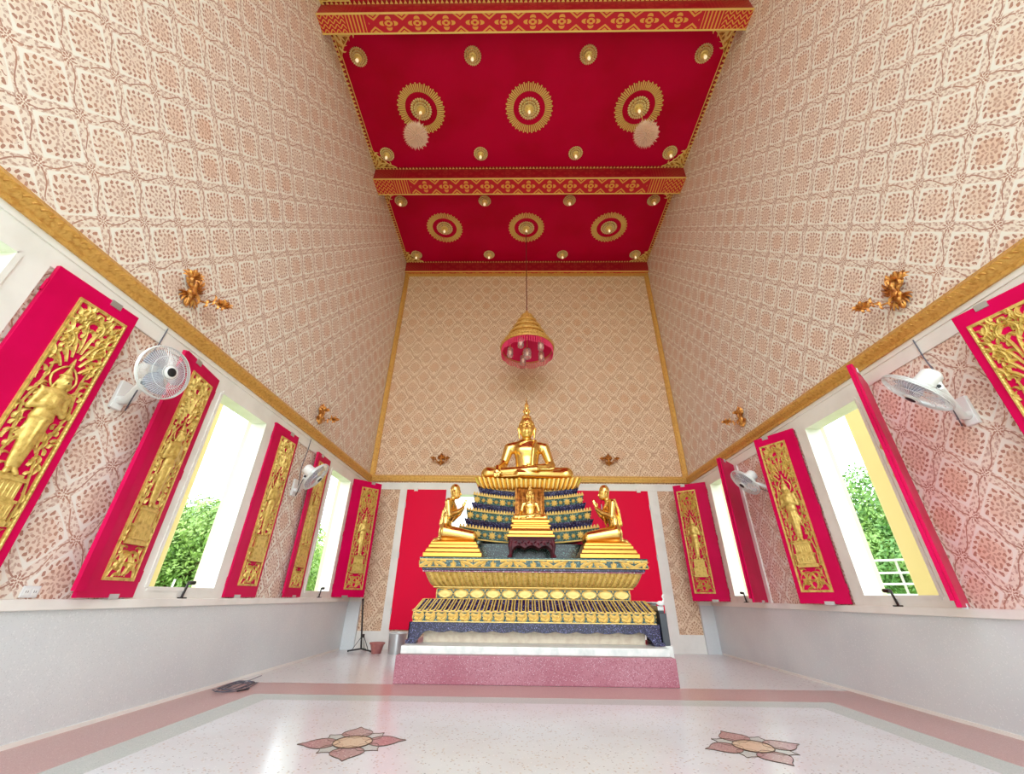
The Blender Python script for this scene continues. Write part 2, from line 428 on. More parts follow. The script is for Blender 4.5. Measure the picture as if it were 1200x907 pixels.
# back wall: upper stencilled field, lower piers, two door openings
mb = MB()
DX = (-1.86, -1.18)                          # the open doorway left of the altar
mb.box(-W - .2, W + .2, D, D + .25, 3.3, ZC + .3); mb.box(-W - .2, DX[0], D, D + .25, 0, 3.3); mb.box(DX[1], W + .2, D, D + .25, 0, 3.3)
mb.box(DX[0], DX[1], D, D + .25, 0, .33)
struct(mb.obj('wall_back', wall_paper[0]))
mb = MB()
for s in (-1, 1):
    x0, x1 = sorted((s * (2.945 if s < 0 else 2.884), s * 3.12)); mb.box(x0, x1, D - .012, D, .3, 3.3)
    x0, x1 = sorted((s * .6, s * 2.95)); 
mb.box(-W, W, D - .02, D, 3.29, ZT0); mb.box(-W, DX[0] - .6, D - .016, D, 0, .33); mb.box(1.9, W, D - .016, D, 0, .33)
mb.box(DX[0] - .13, DX[0] + .008, D - .035, D + .27, .33, 3.29); mb.box(DX[1] - .008, DX[1] + .13, D - .035, D + .27, .33, 3.29)
mb.box(DX[0] + .008, DX[1] - .008, D - .035, D + .27, 3.17, 3.292); mb.box(DX[0], DX[1], D - .01, D + .27, .3, .338)
mb.box(DX[1] + .13, -.6, D - .01, D, .33, 3.29)
struct(mb.obj('trim_7', M_['white']), 'white painted margins of the back wall')
mb = MB()
for s in (-1, 1):
    mb.box(*sorted((s * W, s * 3.62)), D - .07, D, 0, .87)
    mb.box(*sorted((s * W, s * 3.60)), D - .1, D, .87, .945, 1)
struct(mb.obj('wall_back_dado', [M_['dado'], M_['white']]))
mb = MB()
prof = [(0, ZT0 + .03), (.06, ZT0 + .03), (.062, ZT0 + .07), (.085, ZT0 + .1), (.085, ZT0 + .14), (.05, ZT0 + .17), (.05, ZT1), (0, ZT1)]; n = len(prof)
mb.add([(x, D - p, z) for x in (-W, W) for p, z in prof], [(i, i + 1, n + i + 1, n + i) for i in range(n - 1)])
for s in (-1, 1):
    mb.box(*sorted((s * W, s * (W - .13))), D - .045, D, ZT1, 10.3); mb.box(*sorted((s * (W - .02), s * (W - .1))), D - .07, D, ZT1, 10.3)
mb.box(-W, W, D - .05, D, 10.2, 10.3)
struct(mb.obj('trim_8', M_['ochre'], smooth=40), 'ochre gilt rails framing the upper back wall')

# floor
mb = MB()
def q(x0, x1, y0, y1, mi): mb.add([(x0, y0, 0), (x1, y0, 0), (x1, y1, 0), (x0, y1, 0)], [(0, 1, 2, 3)], mi)
q(-2.94, 2.94, Y0, 5.28, 0)
for s in (-1, 1):
    q(*sorted((s * 2.94, s * 3.22)), Y0, 5.28, 1); q(*sorted((s * 3.22, s * W)), Y0, 6.2, 2)
q(-3.22, 3.22, 5.28, 5.55, 1); q(-3.22, 3.22, 5.55, 6.2, 2); q(-W, W, 6.2, D, 3)
M_['floorb'] = terrazzo('pale_terrazzo', (220, 218, 218), [((180, 172, 170), .6), ((236, 236, 236), .8)], 60, .2, .08)
floor = struct(mb.obj('floor', [M_['floorw'], M_['floorg'], M_['floorp'], M_['floorb']], fix=False))
# floor flowers: inlaid terrazzo petals with thin brass edges
M_['inlay_cream'] = terrazzo('cream_terrazzo', (214, 192, 166), [((190, 160, 130), .9)], 80, .25, .2)
M_['inlay_line'] = mat('brass_strip', (88, 70, 58), .4, .6)
for fx, fy, rot in ((-1.505, 3.94, .18), (1.56, 4.0, .18)):
    mb = MB()
    def petal(R, w, a, z, mi):
        out = []
        for k in range(13):
            t = k / 12; out.append((t, sin(pi * min(t * 1.12, 1)) ** .8 * (1 - .25 * t) * w if t < .9 else (1 - t) * 1.6 * w * .9))
        pts = [(.09 + t * (R - .09), -h) for t, h in out] + [(.09 + t * (R - .09), h) for t, h in reversed(out[:-1])]
        P = [(fx + x * cos(a) - y * sin(a), fy + x * sin(a) + y * cos(a)) for x, y in pts]
        mb.add([(x, y, z) for x, y in P], [tuple(range(len(P)))], mi)
        mb.tube([(x, y, z) for x, y in P], .003, 4, 3, closed=True)
    for k in range(4): petal(.30, .10, rot + pi / 4 + k * pi / 2, .0012, 1)
    for k in range(4): petal(.40, .135, rot + k * pi / 2, .0022, 0)
    P = [(fx + .145 * cos(a * pi / 16), fy + .145 * sin(a * pi / 16), .0034) for a in range(32)]
    mb.add(P, [tuple(range(32))], 2); mb.tube(P, .0045, 4, 3, closed=True)
    M_['inlay_pink'] = M_.get('inlay_pink') or terrazzo('inlay_pink_terrazzo', (178, 148, 148), [((146, 108, 112), .8), ((206, 190, 188), .8)], 90, .2, .2)
    struct(mb.obj('floor_inlay', [M_['inlay_pink'], M_['floorg'], M_['inlay_cream'], M_['inlay_line']], fix=False),
           'pink petalled terrazzo flower inlaid in the floor, ' + ('left' if fx < 0 else 'right'))

# ------------------------------------------------------------------ ceiling
def beam_mat(name, axis, w0, half, dim=0):
    m = bpy.data.materials.new(name); m.use_nodes = True; nt = m.node_tree; b = nt.nodes['Principled BSDF']
    (x, y, z), vec = coords(nt); w = y if axis == 'y' else z
    v = (w - w0) / half; p = .53
    fu = ((x / p) + .5).fr() - .5; fe = (x / p).fr() - .5
    r = ((fu * fu * 3.2) + (v * v * .62)).op('SQRT'); th = v.op('ARCTAN2', fu * 2.3)
    pet = r.lt(((th * 2).op('COSINE').abs() * .42) + .16) * r.gt(.1) * ((r - .3).abs().gt(.045))
    tri = ((v.abs() * -1 + 1.0) + fe.abs() * 2.4).lt(.72) * ((((v.abs() * -1 + 1.0) + fe.abs() * 2.4) - .42).abs().gt(.08))
    lat = (((v.abs() - .5) * .5 + (fu.abs() - .25)).abs()).lt(.02)
    edge = v.abs().gt(.95)
    inner = x.abs().lt(3.02)
    bars = (x.abs() * 15).fr().lt(.42) * x.abs().gt(3.08) * x.abs().lt(3.42)
    zig = (((x.abs() * 9).fr() - .5).abs() * 2 - ((v * 2).fr())).abs().lt(.22) * x.abs().gt(3.45)
    k = (pet.max(tri)) * inner
    k = k.max(bars).max(zig).max(edge)
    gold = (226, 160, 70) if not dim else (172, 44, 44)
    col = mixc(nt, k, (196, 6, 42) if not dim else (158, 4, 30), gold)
    nt.links.new(col, b.inputs['Base Color']); b.inputs['Roughness'].default_value = .45
    return m
mb = MB(); mb.box(-W, W, Y0, D, ZC, ZC + .12)
ceil = struct(mb.obj('ceiling', M_['ceiling']))
trim_n = 9
BEAMS = [(3.18, 3.47, 10.3), (6.4, 6.83, 10.29), (9.62, D, 10.28)]
for i, (y0, y1, zb) in enumerate(BEAMS):
    mb = MB()
    mb.add([(-W, y0, zb), (W, y0, zb), (W, y1, zb), (-W, y1, zb)], [(3, 2, 1, 0)], 0)
    mb.add([(-W, y0, zb), (W, y0, zb), (W, y0, ZC), (-W, y0, ZC)], [(0, 1, 2, 3)], 1)
    mb.add([(-W, y1, zb), (W, y1, zb), (W, y1, ZC), (-W, y1, ZC)], [(3, 2, 1, 0)], 1)
    mb.box(-W, W, y0 - .012, y0 + .012, zb - .012, zb + .016, 2); mb.box(-W, W, y1 - .012, min(y1 + .012, D), zb - .012, zb + .016, 2)
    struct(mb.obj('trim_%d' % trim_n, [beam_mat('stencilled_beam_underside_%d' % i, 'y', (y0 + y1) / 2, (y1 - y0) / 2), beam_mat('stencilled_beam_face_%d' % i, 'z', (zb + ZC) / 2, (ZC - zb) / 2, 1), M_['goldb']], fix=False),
           'crimson ceiling beam stencilled with gilt flowers'); trim_n += 1
# gilt dotted borders and corner fans round each bay
M_['border'] = mat('gilt_border', (206, 146, 60), .4, .4)
def bay(y0, y1):
    global trim_n
    mb = MB(); z = ZC - .012
    for s in (-1, 1):
        mb.box(*sorted((s * W, s * (W - .07))), y0, y1, z, ZC, 1); mb.box(*sorted((s * (W - .075), s * (W - .09))), y0, y1, z, ZC, 0)
        k = int((y1 - y0) / .085)
        for i in range(k):
            y = y0 + (i + .5) * (y1 - y0) / k
            mb.add([(s * W, y - .036, z - .004), (s * W, y + .036, z - .004), (s * (W - .07), y, z - .006)], [(0, 1, 2)], 0)
    for yy, d in ((y0, 1), (y1, -1)):
        a, b = sorted((yy, yy + d * .05)); mb.box(-W, W, a, b, z, ZC, 1); k = 92
        if d < 0:
            for i in range(k):
                x = -W + (i + .5) * 2 * W / k
                mb.add([(x - .032, yy, z - .004), (x + .032, yy, z - .004), (x, yy + d * .06, z - .006)], [(0, 1, 2)], 0)
        for s in (-1, 1):
            A = (s * (W - .05), yy + d * .05); L = .52
            tri = [(A[0], A[1]), (A[0] - s * L, A[1]), (A[0] - s * L * .62, A[1] + d * L * .2), (A[0] - s * L * .2, A[1] + d * L * .62), (A[0], A[1] + d * L)]
            mb.prism(tri, z - .004, ZC, lambda a, b, c: (a, b, c), 2)
            mb.tube([(a, b, z - .006) for a, b in tri], .011, 4, 0, closed=True)
            fn = lambda u, v, dd: (A[0] - s * u, A[1] + d * v, z - .004 - dd)
            for u, v, an, L2, cu in ((.03, .03, pi / 4, .3, 1.8), (.03, .03, pi / 4, .3, -1.8), (.02, .1, 1.4, .3, -1.9), (.1, .02, .17, .3, 1.9), (.04, .3, 1.3, .17, -2.2), (.3, .04, .27, .17, 2.2), (.02, .02, pi / 4, .27, .2), (.08, .2, .9, .18, 2), (.2, .08, .67, .18, -2)):
                leaf(mb, (u, v), an, L2, cu, .026, .012, fn, 8)
    struct(mb.obj('trim_%d' % trim_n, [M_['goldb'], M_['crimson'], M_['goldd']], fix=False), 'gilt dotted border with leafy corner fans on the ceiling'); trim_n += 1
bay(3.47, 6.4); bay(6.83, 9.62); bay(Y0, 3.18)

# ceiling lamps
def rosette(mb, R, n):
    mb.lathe([(0.001, -.02), (R * .55, -.03), (R * .8, -.012), (R * .82, 0)], 28, None, 1)
    for ring, (rr, ln, k) in enumerate(((R, R * .26, n), (R * .72, R * .22, n - 6), (R * .5, R * .16, n - 12))):
        for i in range(k):
            a = 2 * pi * (i + .5 * ring) / k; w = .42 * 2 * pi * rr / k
            c, s_ = cos(a), sin(a); z = -.02 - .012 * ring
            pts = [(rr - ln, -w * .7), (rr - ln * .35, -w), (rr, 0), (rr - ln * .35, w), (rr - ln, w * .7)]
            P = [(x * c - y * s_, x * s_ + y * c, z) for x, y in pts] + [((rr - ln * .4) * c, (rr - ln * .4) * s_, z - .018)]
            mb.add(P, [(0, 1, 5), (1, 2, 5), (2, 3, 5), (3, 4, 5), (4, 0, 5)], 0)
def ceiling_lamp(R, big):
    t = thing('ceiling_lamp', '', 'ceiling lamp')
    mb = MB(); rosette(mb, R, 26); mb.obj('rosette', [M_['petal'], M_['goldd']], t, fix=False)
    mb = MB(); mb.lathe([(R * .42, -.03), (R * .4, -.05), (R * .26, -.06), (R * .24, -.1), (R * .16, -.11), (0.001, -.11)], 20); mb.obj('socket', M_['goldb'], t, smooth=40)
    mb = MB(); mb.lathe([(.001, -.2), (.025, -.19), (.034, -.165), (.03, -.135), (.018, -.105)], 14); mb.obj('bulb', M_['bulb'], t, smooth=60)
    if big:
        mb = MB()
        for i in range(66):
            a = 2 * pi * i / 66; r0, r1 = .355, .53 if i % 2 else .505
            c, s_ = cos(a), sin(a)
            vs = [(x * c - y * s_, x * s_ + y * c, z) for z in (-.022, -.002) for x, y in ((r0, -.0095), (r1, -.0135), (r1, .0135), (r0, .0095))]
            mb.add(vs, [(3, 2, 1, 0), (0, 1, 5, 4), (1, 2, 6, 5), (2, 3, 7, 6), (3, 0, 4, 7)])
        mb.obj('ray_ring', M_['goldb'], t)
    return t
M_['petal'] = mat('pale_gilt_petal', (232, 206, 150), .35, .45)
small = ceiling_lamp(.18, False); big = ceiling_lamp(.245, True)
rows = ((3.99, 'in the row just behind the front beam'), (6.005, 'in the row just before the middle beam'), (7.33, 'in the row just behind the middle beam'), (9.285, 'in the row closest to the back wall'))
cols = ((-3.52, 'leftmost'), (-1.19, 'second from left'), (1.15, 'second from right'), (3.46, 'rightmost'))
first = True
for y, rn in rows:
    for x, cn in cols:
        lb = 'small gilt rosette lamp, %s %s' % (cn, rn)
        if first: small.location = (x, y, ZC); small['label'] = lb; small['group'] = 'small rosette lamps on the ceiling'; first = False
        else: dup(small, TR(x, y, ZC), lb)
first = True
for y, bn in ((4.985, 'front bay'), (8.25, 'back bay')):
    for x, cn in ((-2.45, 'left'), (-.02, 'middle'), (2.42, 'right')):
        lb = 'large ray-ringed ceiling lamp, %s of three in the %s' % (cn, bn)
        if first: big.location = (x, y, ZC); big['label'] = lb; big['group'] = 'large ray-ringed lamps on the ceiling'; first = False
        else: dup(big, TR(x, y, ZC), lb)

# ------------------------------------------------------------------ carved shutters
SH, SZ0 = 2.335, .955                        # leaf height, foot of the leaf
PW, PH = .40, 2.06                           # carved panel
def half(v):                                 # half width kept free for deity, halo and pedestal
    for a, b, w in ((.0, .30, 0), (.30, .64, .135), (.64, .72, .06), (.72, 1.05, .07), (1.05, 1.28, .10), (1.28, 1.40, .085), (1.40, 1.66, .095), (1.66, 1.74, .05)):
        if a <= v < b: return w
    return .012
def carving_mesh():
    mb = MB(); r = random.Random(3); fn = lambda u, v, d: (min(max(u, -PW / 2 + .012), PW / 2 - .012), -d, min(max(v, .01), PH - .01))
    b = .026                                  # moulded border with a row of small leaves
    for x0, x1, z0, z1 in ((-PW / 2, -PW / 2 + b, 0, PH), (PW / 2 - b, PW / 2, 0, PH), (-PW / 2 + b, PW / 2 - b, 0, b), (-PW / 2 + b, PW / 2 - b, PH - b, PH)):
        mb.box(x0, x1, -.014, 0, z0, z1)
    for s in (-1, 1):
        for i in range(64):
            v = .02 + i * (PH - .04) / 64
            leaf(mb, (s * (PW / 2 - .013), v), pi / 2, .03, 0, .008, .007, fn, 3, .013)
        # lower volutes
        P = lambda u, v: (s * u, v)
        A = lambda a: a if s > 0 else pi - a
        leaf(mb, P(.01, .04), A(.9), .42, s * 3.9, .017, .022, fn, 22, .0, 0, 1.15)
        leaf(mb, P(.165, .03), A(1.75), .36, s * 3.3, .014, .02, fn, 18, .0, 0, 1.2)
        for k in range(7):
            t = k / 6; leaf(mb, P(.03 + .1 * t + .02 * sin(t * 9), .05 + .2 * t), A(.2 + 2.0 * t), .1, s * r.choice((-2.2, 2.2)), .015, .018, fn, 8)
        for k in range(5): leaf(mb, P(.05 + .022 * k, .09 + .012 * (k % 3)), A(.6 + .4 * k), .075, -s * 2, .013, .02, fn, 7)
        # long vines rising beside the deity and closing over the halo
        vine = [(.150, .32), (.158, .5), (.125, .68), (.092, .84), (.125, 1.0), (.152, 1.14), (.125, 1.3), (.115, 1.42), (.12, 1.52)]
        mb.tube([(s * x, -.008, z) for x, z in vine], [.009] * 8 + [.005], 5)
        for k in range(4):                    # sprays above the halo
            leaf(mb, P(.012 + .018 * k, 1.63 - .05 * k), A(1.53 - .16 * k), .34 - .05 * k, -s * (.55 + .12 * k), .015, .022, fn, 12, .0, 0, 1.6)
        for v0, u0, a0, L, cu in ((1.62, .1, 1.9, .3, -2.9), (1.72, .165, 2.2, .28, -3.2), (1.8, .03, .9, .26, 3.0), (1.9, .16, 2.7, .2, -2.6), (1.95, .02, .6, .2, 2.4), (1.5, .16, 1.9, .22, -2.7)):
            leaf(mb, P(u0, v0), A(a0), L, s * cu, .02, .024, fn, 14, 0, 0, 1.25)
            for k in range(3): leaf(mb, P(u0 + .02 * cos(a0) * k, v0 + .045 * (k + .5) * sin(a0)), A(a0 + (-1) ** k * 1.0), .085, s * (-1) ** k * 2.2, .018, .022, fn, 8)
        v = .31
        while v < PH - .05:                   # flame leaves filling what is left
            w = half(v) + .02
            if w < .16:
                u = w + r.random() * .02
                while u < PW / 2 - .034:
                    L = .055 + .04 * r.random()
                    leaf(mb, P(u, v + r.uniform(-.012, .012)), A(pi / 2 - .75 + r.random() * 1.3), L, s * r.choice((-2.4, 2.4, 1.7)), .0125 + .006 * r.random(), .022, fn, 7)
                    u += .038 + .008 * r.random()
            v += .05
    return mb.mesh('carved_foliage', M_['goldp'], 60)
def deity_mesh():
    x = np.arange(-.15, .1501, .0055); y = np.arange(-.075, .0101, .0055); z = np.arange(.62, 1.77, .0055)
    s = SDF(x, y, z); q = (1, .62, 1)
    s.cap((0, -.005, 1.06), (0, -.006, .72), .07, .038, .02, sq=q)                 # long skirt
    for k in (-1, 1):
        s.cap((k * .02, -.012, 1.03), (k * .018, -.012, .7), .04, .022, .012, sq=q)
        s.cap((k * .02, -.02, .665), (k * .032, -.03, .645), .02, .015, .01)        # feet
        s.cap((k * .05, -.006, 1.0), (k * .085, -.004, .82), .018, .006, .012, sq=q)  # skirt tails
        s.cap((k * .06, -.01, .96), (k * .10, -.004, .9), .014, .005, .01, sq=q)
        s.cap((k * .085, -.01, 1.24), (k * .112, -.012, 1.12), .026, .02, .014)      # arms folded in prayer
        s.cap((k * .112, -.014, 1.12), (k * .02, -.045, 1.17), .019, .014, .01)
        s.cap((k * .012, -.045, 1.155), (k * .008, -.047, 1.235), .013, .006, .006)
        for f in range(4): s.cap((k * .008, -.04 - .006 * f, 1.17), (k * .006, -.04 - .006 * f, 1.232 - .004 * abs(f - 1)), .0055, .004, .003)
        s.cap((k * .085, -.012, 1.27), (k * .115, -.006, 1.3), .016, .004, .008)      # epaulettes
        s.cap((k * .044, -.03, 1.36), (k * .05, -.02, 1.315), .009, .006, .006)      # ears
    s.cap((0, -.012, 1.12), (0, -.014, 1.24), .066, .078, .02, sq=q)                # torso
    s.cap((-.07, -.012, 1.25), (.07, -.012, 1.25), .03, .03, .02, sq=q)
    s.cap((0, -.014, 1.06), (0, -.012, 1.09), .072, .06, .01, sq=(1, .7, .4))        # belt
    s.cap((0, -.05, 1.05), (0, -.03, .8), .014, .006, .008)
    s.cap((0, -.015, 1.27), (0, -.018, 1.33), .024, .024, .012)
    s.ell((0, -.024, 1.365), (.043, .042, .056), .012)
    s.cap((0, -.064, 1.372), (0, -.068, 1.352), .006, .009, .005)
    s.cap((-.012, -.061, 1.336), (.012, -.061, 1.336), .0055, .0055, .004)
    for k in (-1, 1): s.ell((k * .016, -.061, 1.376), (.010, .006, .005), .003)
    s.ell((0, -.02, 1.412), (.046, .04, .016), .006)
    s.cap((0, -.02, 1.42), (0, -.014, 1.47), .03, .016, .01); s.cap((0, -.014, 1.47), (0, -.01, 1.545), .014, .004, .008)
    P, F = s.mesh(); mb = MB(); mb.add(P.tolist(), F.tolist())
    n = 26                                                                           # flaming halo
    h = [(.086 * sin(a) * (1 - .25 * max(cos(a), 0)), 1.40 + .105 * cos(a) + (.07 if i == 13 else 0)) for i, a in enumerate([pi * (.82 - 1.64 * i / n) for i in range(n + 1)])]
    mb.tube([(x_, -.006, z_) for x_, z_ in h], .0085, 5)
    return mb.mesh('deity_figure', M_['goldp'], 70)
def pedestal_mesh():
    mb = MB()
    for w, d, z0, z1 in ((.135, .03, .30, .335), (.128, .026, .335, .345), (.118, .036, .345, .455), (.13, .03, .455, .475), (.105, .026, .475, .60), (.125, .034, .60, .625), (.09, .03, .625, .645)):
        mb.box(-w, w, -d, 0, z0, z1)
    for i in range(7):
        leaf(mb, (-.09 + .03 * i, .49), pi / 2, .1, .0, .010, .006, lambda u, v, d: (u, -d - .024, v), 5)
        leaf(mb, (-.1 + .033 * i, .36), pi / 2, .085, .0, .011, .005, lambda u, v, d: (u, -d - .034, v), 5)
    return mb.mesh('pedestal_block', M_['goldp'], 40)
CARVE = (carving_mesh(), deity_mesh(), pedestal_mesh())
def shutter(face, near, w, hinge, free, s, label):
    """face: side of the leaf (local y sign) that carries the carving; near: leaf on the camera side, with the lapping strip"""
    d = Vector((free[0] - hinge[0], free[1] - hinge[1], 0)); rz = math.atan2(d.y, d.x)
    t = thing('window_shutter', label, 'shutter', (hinge[0], hinge[1], SZ0), rz, 'carved window shutters')
    T = .036
    mb = MB(); mb.box(0, w, -T / 2, T / 2, 0, SH); mb.obj('board', M_['magenta'], t, bevel=.005)
    if near:
        mb = MB(); f = face
        mb.prism([(w - .035, f * T / 2), (w - .03, f * (T / 2 + .022)), (w + .06, f * (T / 2 + .016)), (w + .065, f * .004), (w, f * .004), (w, f * T / 2)], .05, SH - .03, lambda a, b, c: (a, b, c))
        mb.obj('lapping_strip', M_['magenta'], t)
    for z in (.18, SH / 2, SH - .2):
        mb = MB(); mb.lathe([(.011, z - .05), (.011, z + .05)], 8, TR(-.006, face * .006, 0)); mb.obj('hinge', M_['magenta'], t, smooth=40)
    mb = MB(); mb.box(w * .62, w * .62 + .09, -T / 2 - .008, T / 2 + .008, SH - .05, SH + .006); mb.obj('bolt_plate', M_['steel'], t)
    mb = MB(); mb.box(w * .3, w * .3 + .12, -T / 2 - .006, T / 2 + .006, -.012, .03); mb.obj('bolt_plate', M_['steel'], t)
    cx = (.10 + PW / 2) if near else (w - .065 - PW / 2)
    c = link('carved_panel', CARVE[0], t)
    c.matrix_local = TR(cx, face * T / 2, .135, 0 if face < 0 else pi)
    for nm, me in (('deity_figure', CARVE[1]), ('pedestal', CARVE[2])): link(nm, me, c)
    return t
HX = W - .035
SHUT = [(-1, 0, .68, 2.30, (-3.845, 2.98), 'carved magenta shutter cut by the left edge of the picture'),
        (-1, 1, .68, 4.205, (-3.77, 3.46), 'carved magenta shutter behind the nearer fan on the left wall'),
        (-1, 0, .66, 5.51, (-3.885, 6.16), 'carved magenta shutter on the far side of the nearer left window'),
        (-1, 1, .58, 7.47, (-3.87, 6.9), 'carved magenta shutter partly behind the farther fan on the left wall'),
        (-1, 0, .68, 8.76, (-3.44, 9.25), 'carved magenta shutter in the left back corner, standing out from the wall'),
        (1, 0, .70, 8.84, (3.335, 9.24), 'carved magenta shutter in the right back corner, standing out from the wall'),
        (1, 1, .66, 7.56, (3.42, 7.08), 'plain-backed crimson shutter beside the farther fan on the right wall'),
        (1, 0, .62, 5.66, (3.61, 6.2), 'carved magenta shutter on the far side of the nearer right window'),
        (1, 1, .68, 4.235, (3.378, 3.775), 'magenta shutter on the right seen almost edge on, beside the nearer fan'),
        (1, 0, .68, 2.33, (3.735, 2.975), 'carved magenta shutter cut by the right edge of the picture')]
for s, near, w, hy, fr, lb in SHUT:
    face = (-1 if s < 0 else 1) * (-1 if near else 1)
    shutter(face, near, w, (s * HX, hy), fr, s, lb)
# iron stays standing on the ledge
def stay(s, y, label, first=[None]):
    t = thing('window_stay', label, 'window stay', (s * (W - .045), y, .945), 0, 'iron window stays')
    mb = MB(); mb.box(-.03, .03, -.04, .04, 0, .012); mb.tube([(0, 0, .005), (0, .012, .06), (0, .03, .15)], .012, 8); mb.obj('arm', M_['dark'], t, smooth=40)
    mb = MB(); mb.tube([(-s * .012, .02, .15), (-s * .012, .105, .155)], .021, 12); mb.tube([(-s * .012, .1, .155), (-s * .012, .106, .155)], .014, 12); mb.obj('sleeve', M_['dark'], t, smooth=40)
for s, y, a in ((-1, 4.83, 'nearer window on the left'), (-1, 8.2, 'farther window on the left'), (1, 4.98, 'nearer window on the right'), (1, 8.22, 'farther window on the right')):
    stay(s, y, 'dark iron stay standing on the ledge of the %s' % a)

# ------------------------------------------------------------------ wall fans
def fan(wall_s, wall_pt, c, axis, label, R=.24):
    c = Vector(c); ax = Vector(axis).normalized()
    t = thing('wall_fan', label, 'fan', wall_pt, 0, 'white wall fans'); o = Vector(wall_pt)
    zq = Vector((0, 0, 1)); xq = zq.cross(ax).normalized(); yq = ax.cross(xq)
    F = Matrix((xq, yq, ax)).transposed().to_4x4(); F.translation = c - o
    mb = MB()                                                     # guard: rims and wires
    for r, z in ((R, .0), (R * .99, .012), (R * .985, -.012), (R * .62, .052), (R * .66, -.06), (.07, .068)):
        mb.tube([F @ Vector((r * cos(a * pi / 24), r * sin(a * pi / 24), z)) for a in range(48)], .0052 if r > .23 else .0024, 5, closed=True)
    for i in range(66):
        a = 2 * pi * i / 66
        for sg in (1, -1):
            P = [(R, 0), (R * .93, .026 * sg), (R * .62, .052 * sg), (.06, .068 * sg)]
            mb.tube([F @ Vector((r * cos(a + .25 * k / 3), r * sin(a + .25 * k / 3), z)) for k, (r, z) in enumerate(P)], .0017, 3)
    mb.obj('guard', M_['wire'], t, smooth=60)
    mb = MB(); mb.lathe([(.056, .06), (.058, .075), (.04, .082), (.04, .0821)], 24, F); mb.obj('badge_ring', M_['plastic'], t, smooth=40)
    mb = MB(); mb.lathe([(.04, .076), (.04, .085), (.03, .09), (.001, .091)], 24, F); mb.obj('badge', M_['black'], t, smooth=40)
    for k in range(3):
        mb = MB()
        def bl(u, v):
            r = .035 + .17 * u; a = k * 2 * pi / 3 + (v - .5) * (1.15 + .35 * sin(pi * u)) + .5 * u
            return F @ Vector((r * cos(a), r * sin(a), .03 * (v - .5) * (1.2 - .5 * u)))
        mb.grid(bl, 8, 6); o2 = mb.obj('blade', M_['blade'], t, smooth=80); so = o2.modifiers.new('t', 'SOLIDIFY'); so.thickness = .003
    mb = MB(); mb.lathe([(.04, .04), (.046, .0), (.04, -.03)], 20, F); mb.obj('hub', M_['blade'], t, smooth=40)
    mb = MB(); mb.lathe([(.03, -.055), (.085, -.062), (.088, -.09), (.084, -.2), (.06, -.225), (.001, -.23)], 28, F); mb.obj('motor', M_['plastic'], t, smooth=35)
    back = F @ Vector((0, -.03, -.17)); down = back + Vector((0, 0, -.1))
    wall = Vector((0, 0, 0))
    mb = MB(); mb.box(*sorted((0, -wall_s * .035)), -.055, .055, -.15, .12)
    mb.tube([Vector((-wall_s * .03, 0, -.06)), Vector((-wall_s * .1, 0, -.06)), (down + Vector((-wall_s * .1, 0, -.06))) / 2 + Vector((0, 0, -.02)), down, back], [.05, .045, .04, .036, .034], 12, flat=.8)
    mb.obj('bracket', M_['plastic'], t, smooth=40, bevel=.006)
    mb = MB(); mb.sphere(down + Vector((0, 0, .015)), .03, 10); mb.obj('tilt_knob', M_['black'], t, smooth=60)
    mb = MB()
    P = [down + Vector((0, 0, .02)), down + Vector((wall_s * .06, .04, -.07)), Vector((-wall_s * .02, .1, -.12)), Vector((-wall_s * .008, .12, .05)), Vector((-wall_s * .008, .08, .35)), Vector((-wall_s * .022, .1, .62)), Vector((-wall_s * .036, .1, ZT0 - wall_pt[2] + .0))]
    Q = []
    for i in range(len(P) - 1):
        p0, p1, p2, p3 = P[max(i - 1, 0)], P[i], P[i + 1], P[min(i + 2, len(P) - 1)]
        for k in range(6):
            u = k / 6; Q.append(.5 * ((2 * p1) + (p2 - p0) * u + (2 * p0 - 5 * p1 + 4 * p2 - p3) * u * u + (3 * p1 - p0 - 3 * p2 + p3) * u ** 3))
    mb.tube(Q, .006, 6); mb.obj('cord', M_['cable'], t, smooth=60)
fan(-1, (-W, 3.24, 2.62), (-3.45, 3.08, 2.76), (.992, -.111, -.065), 'white wall fan nearer on the left wall, facing the camera')
fan(-1, (-W, 6.5, 2.56), (-3.45, 6.2, 2.65), (.796, .162, -.584), 'white wall fan farther along the left wall, seen from the side')
fan(1, (W, 3.42, 2.58), (3.40, 3.29, 2.69), (-.553, .510, -.659), 'white wall fan nearer on the right wall, tilted edge on', .27)
fan(1, (W, 6.3, 2.60), (3.45, 6.5, 2.68), (-.753, .067, -.655), 'white wall fan farther along the right wall, beside a crimson shutter')

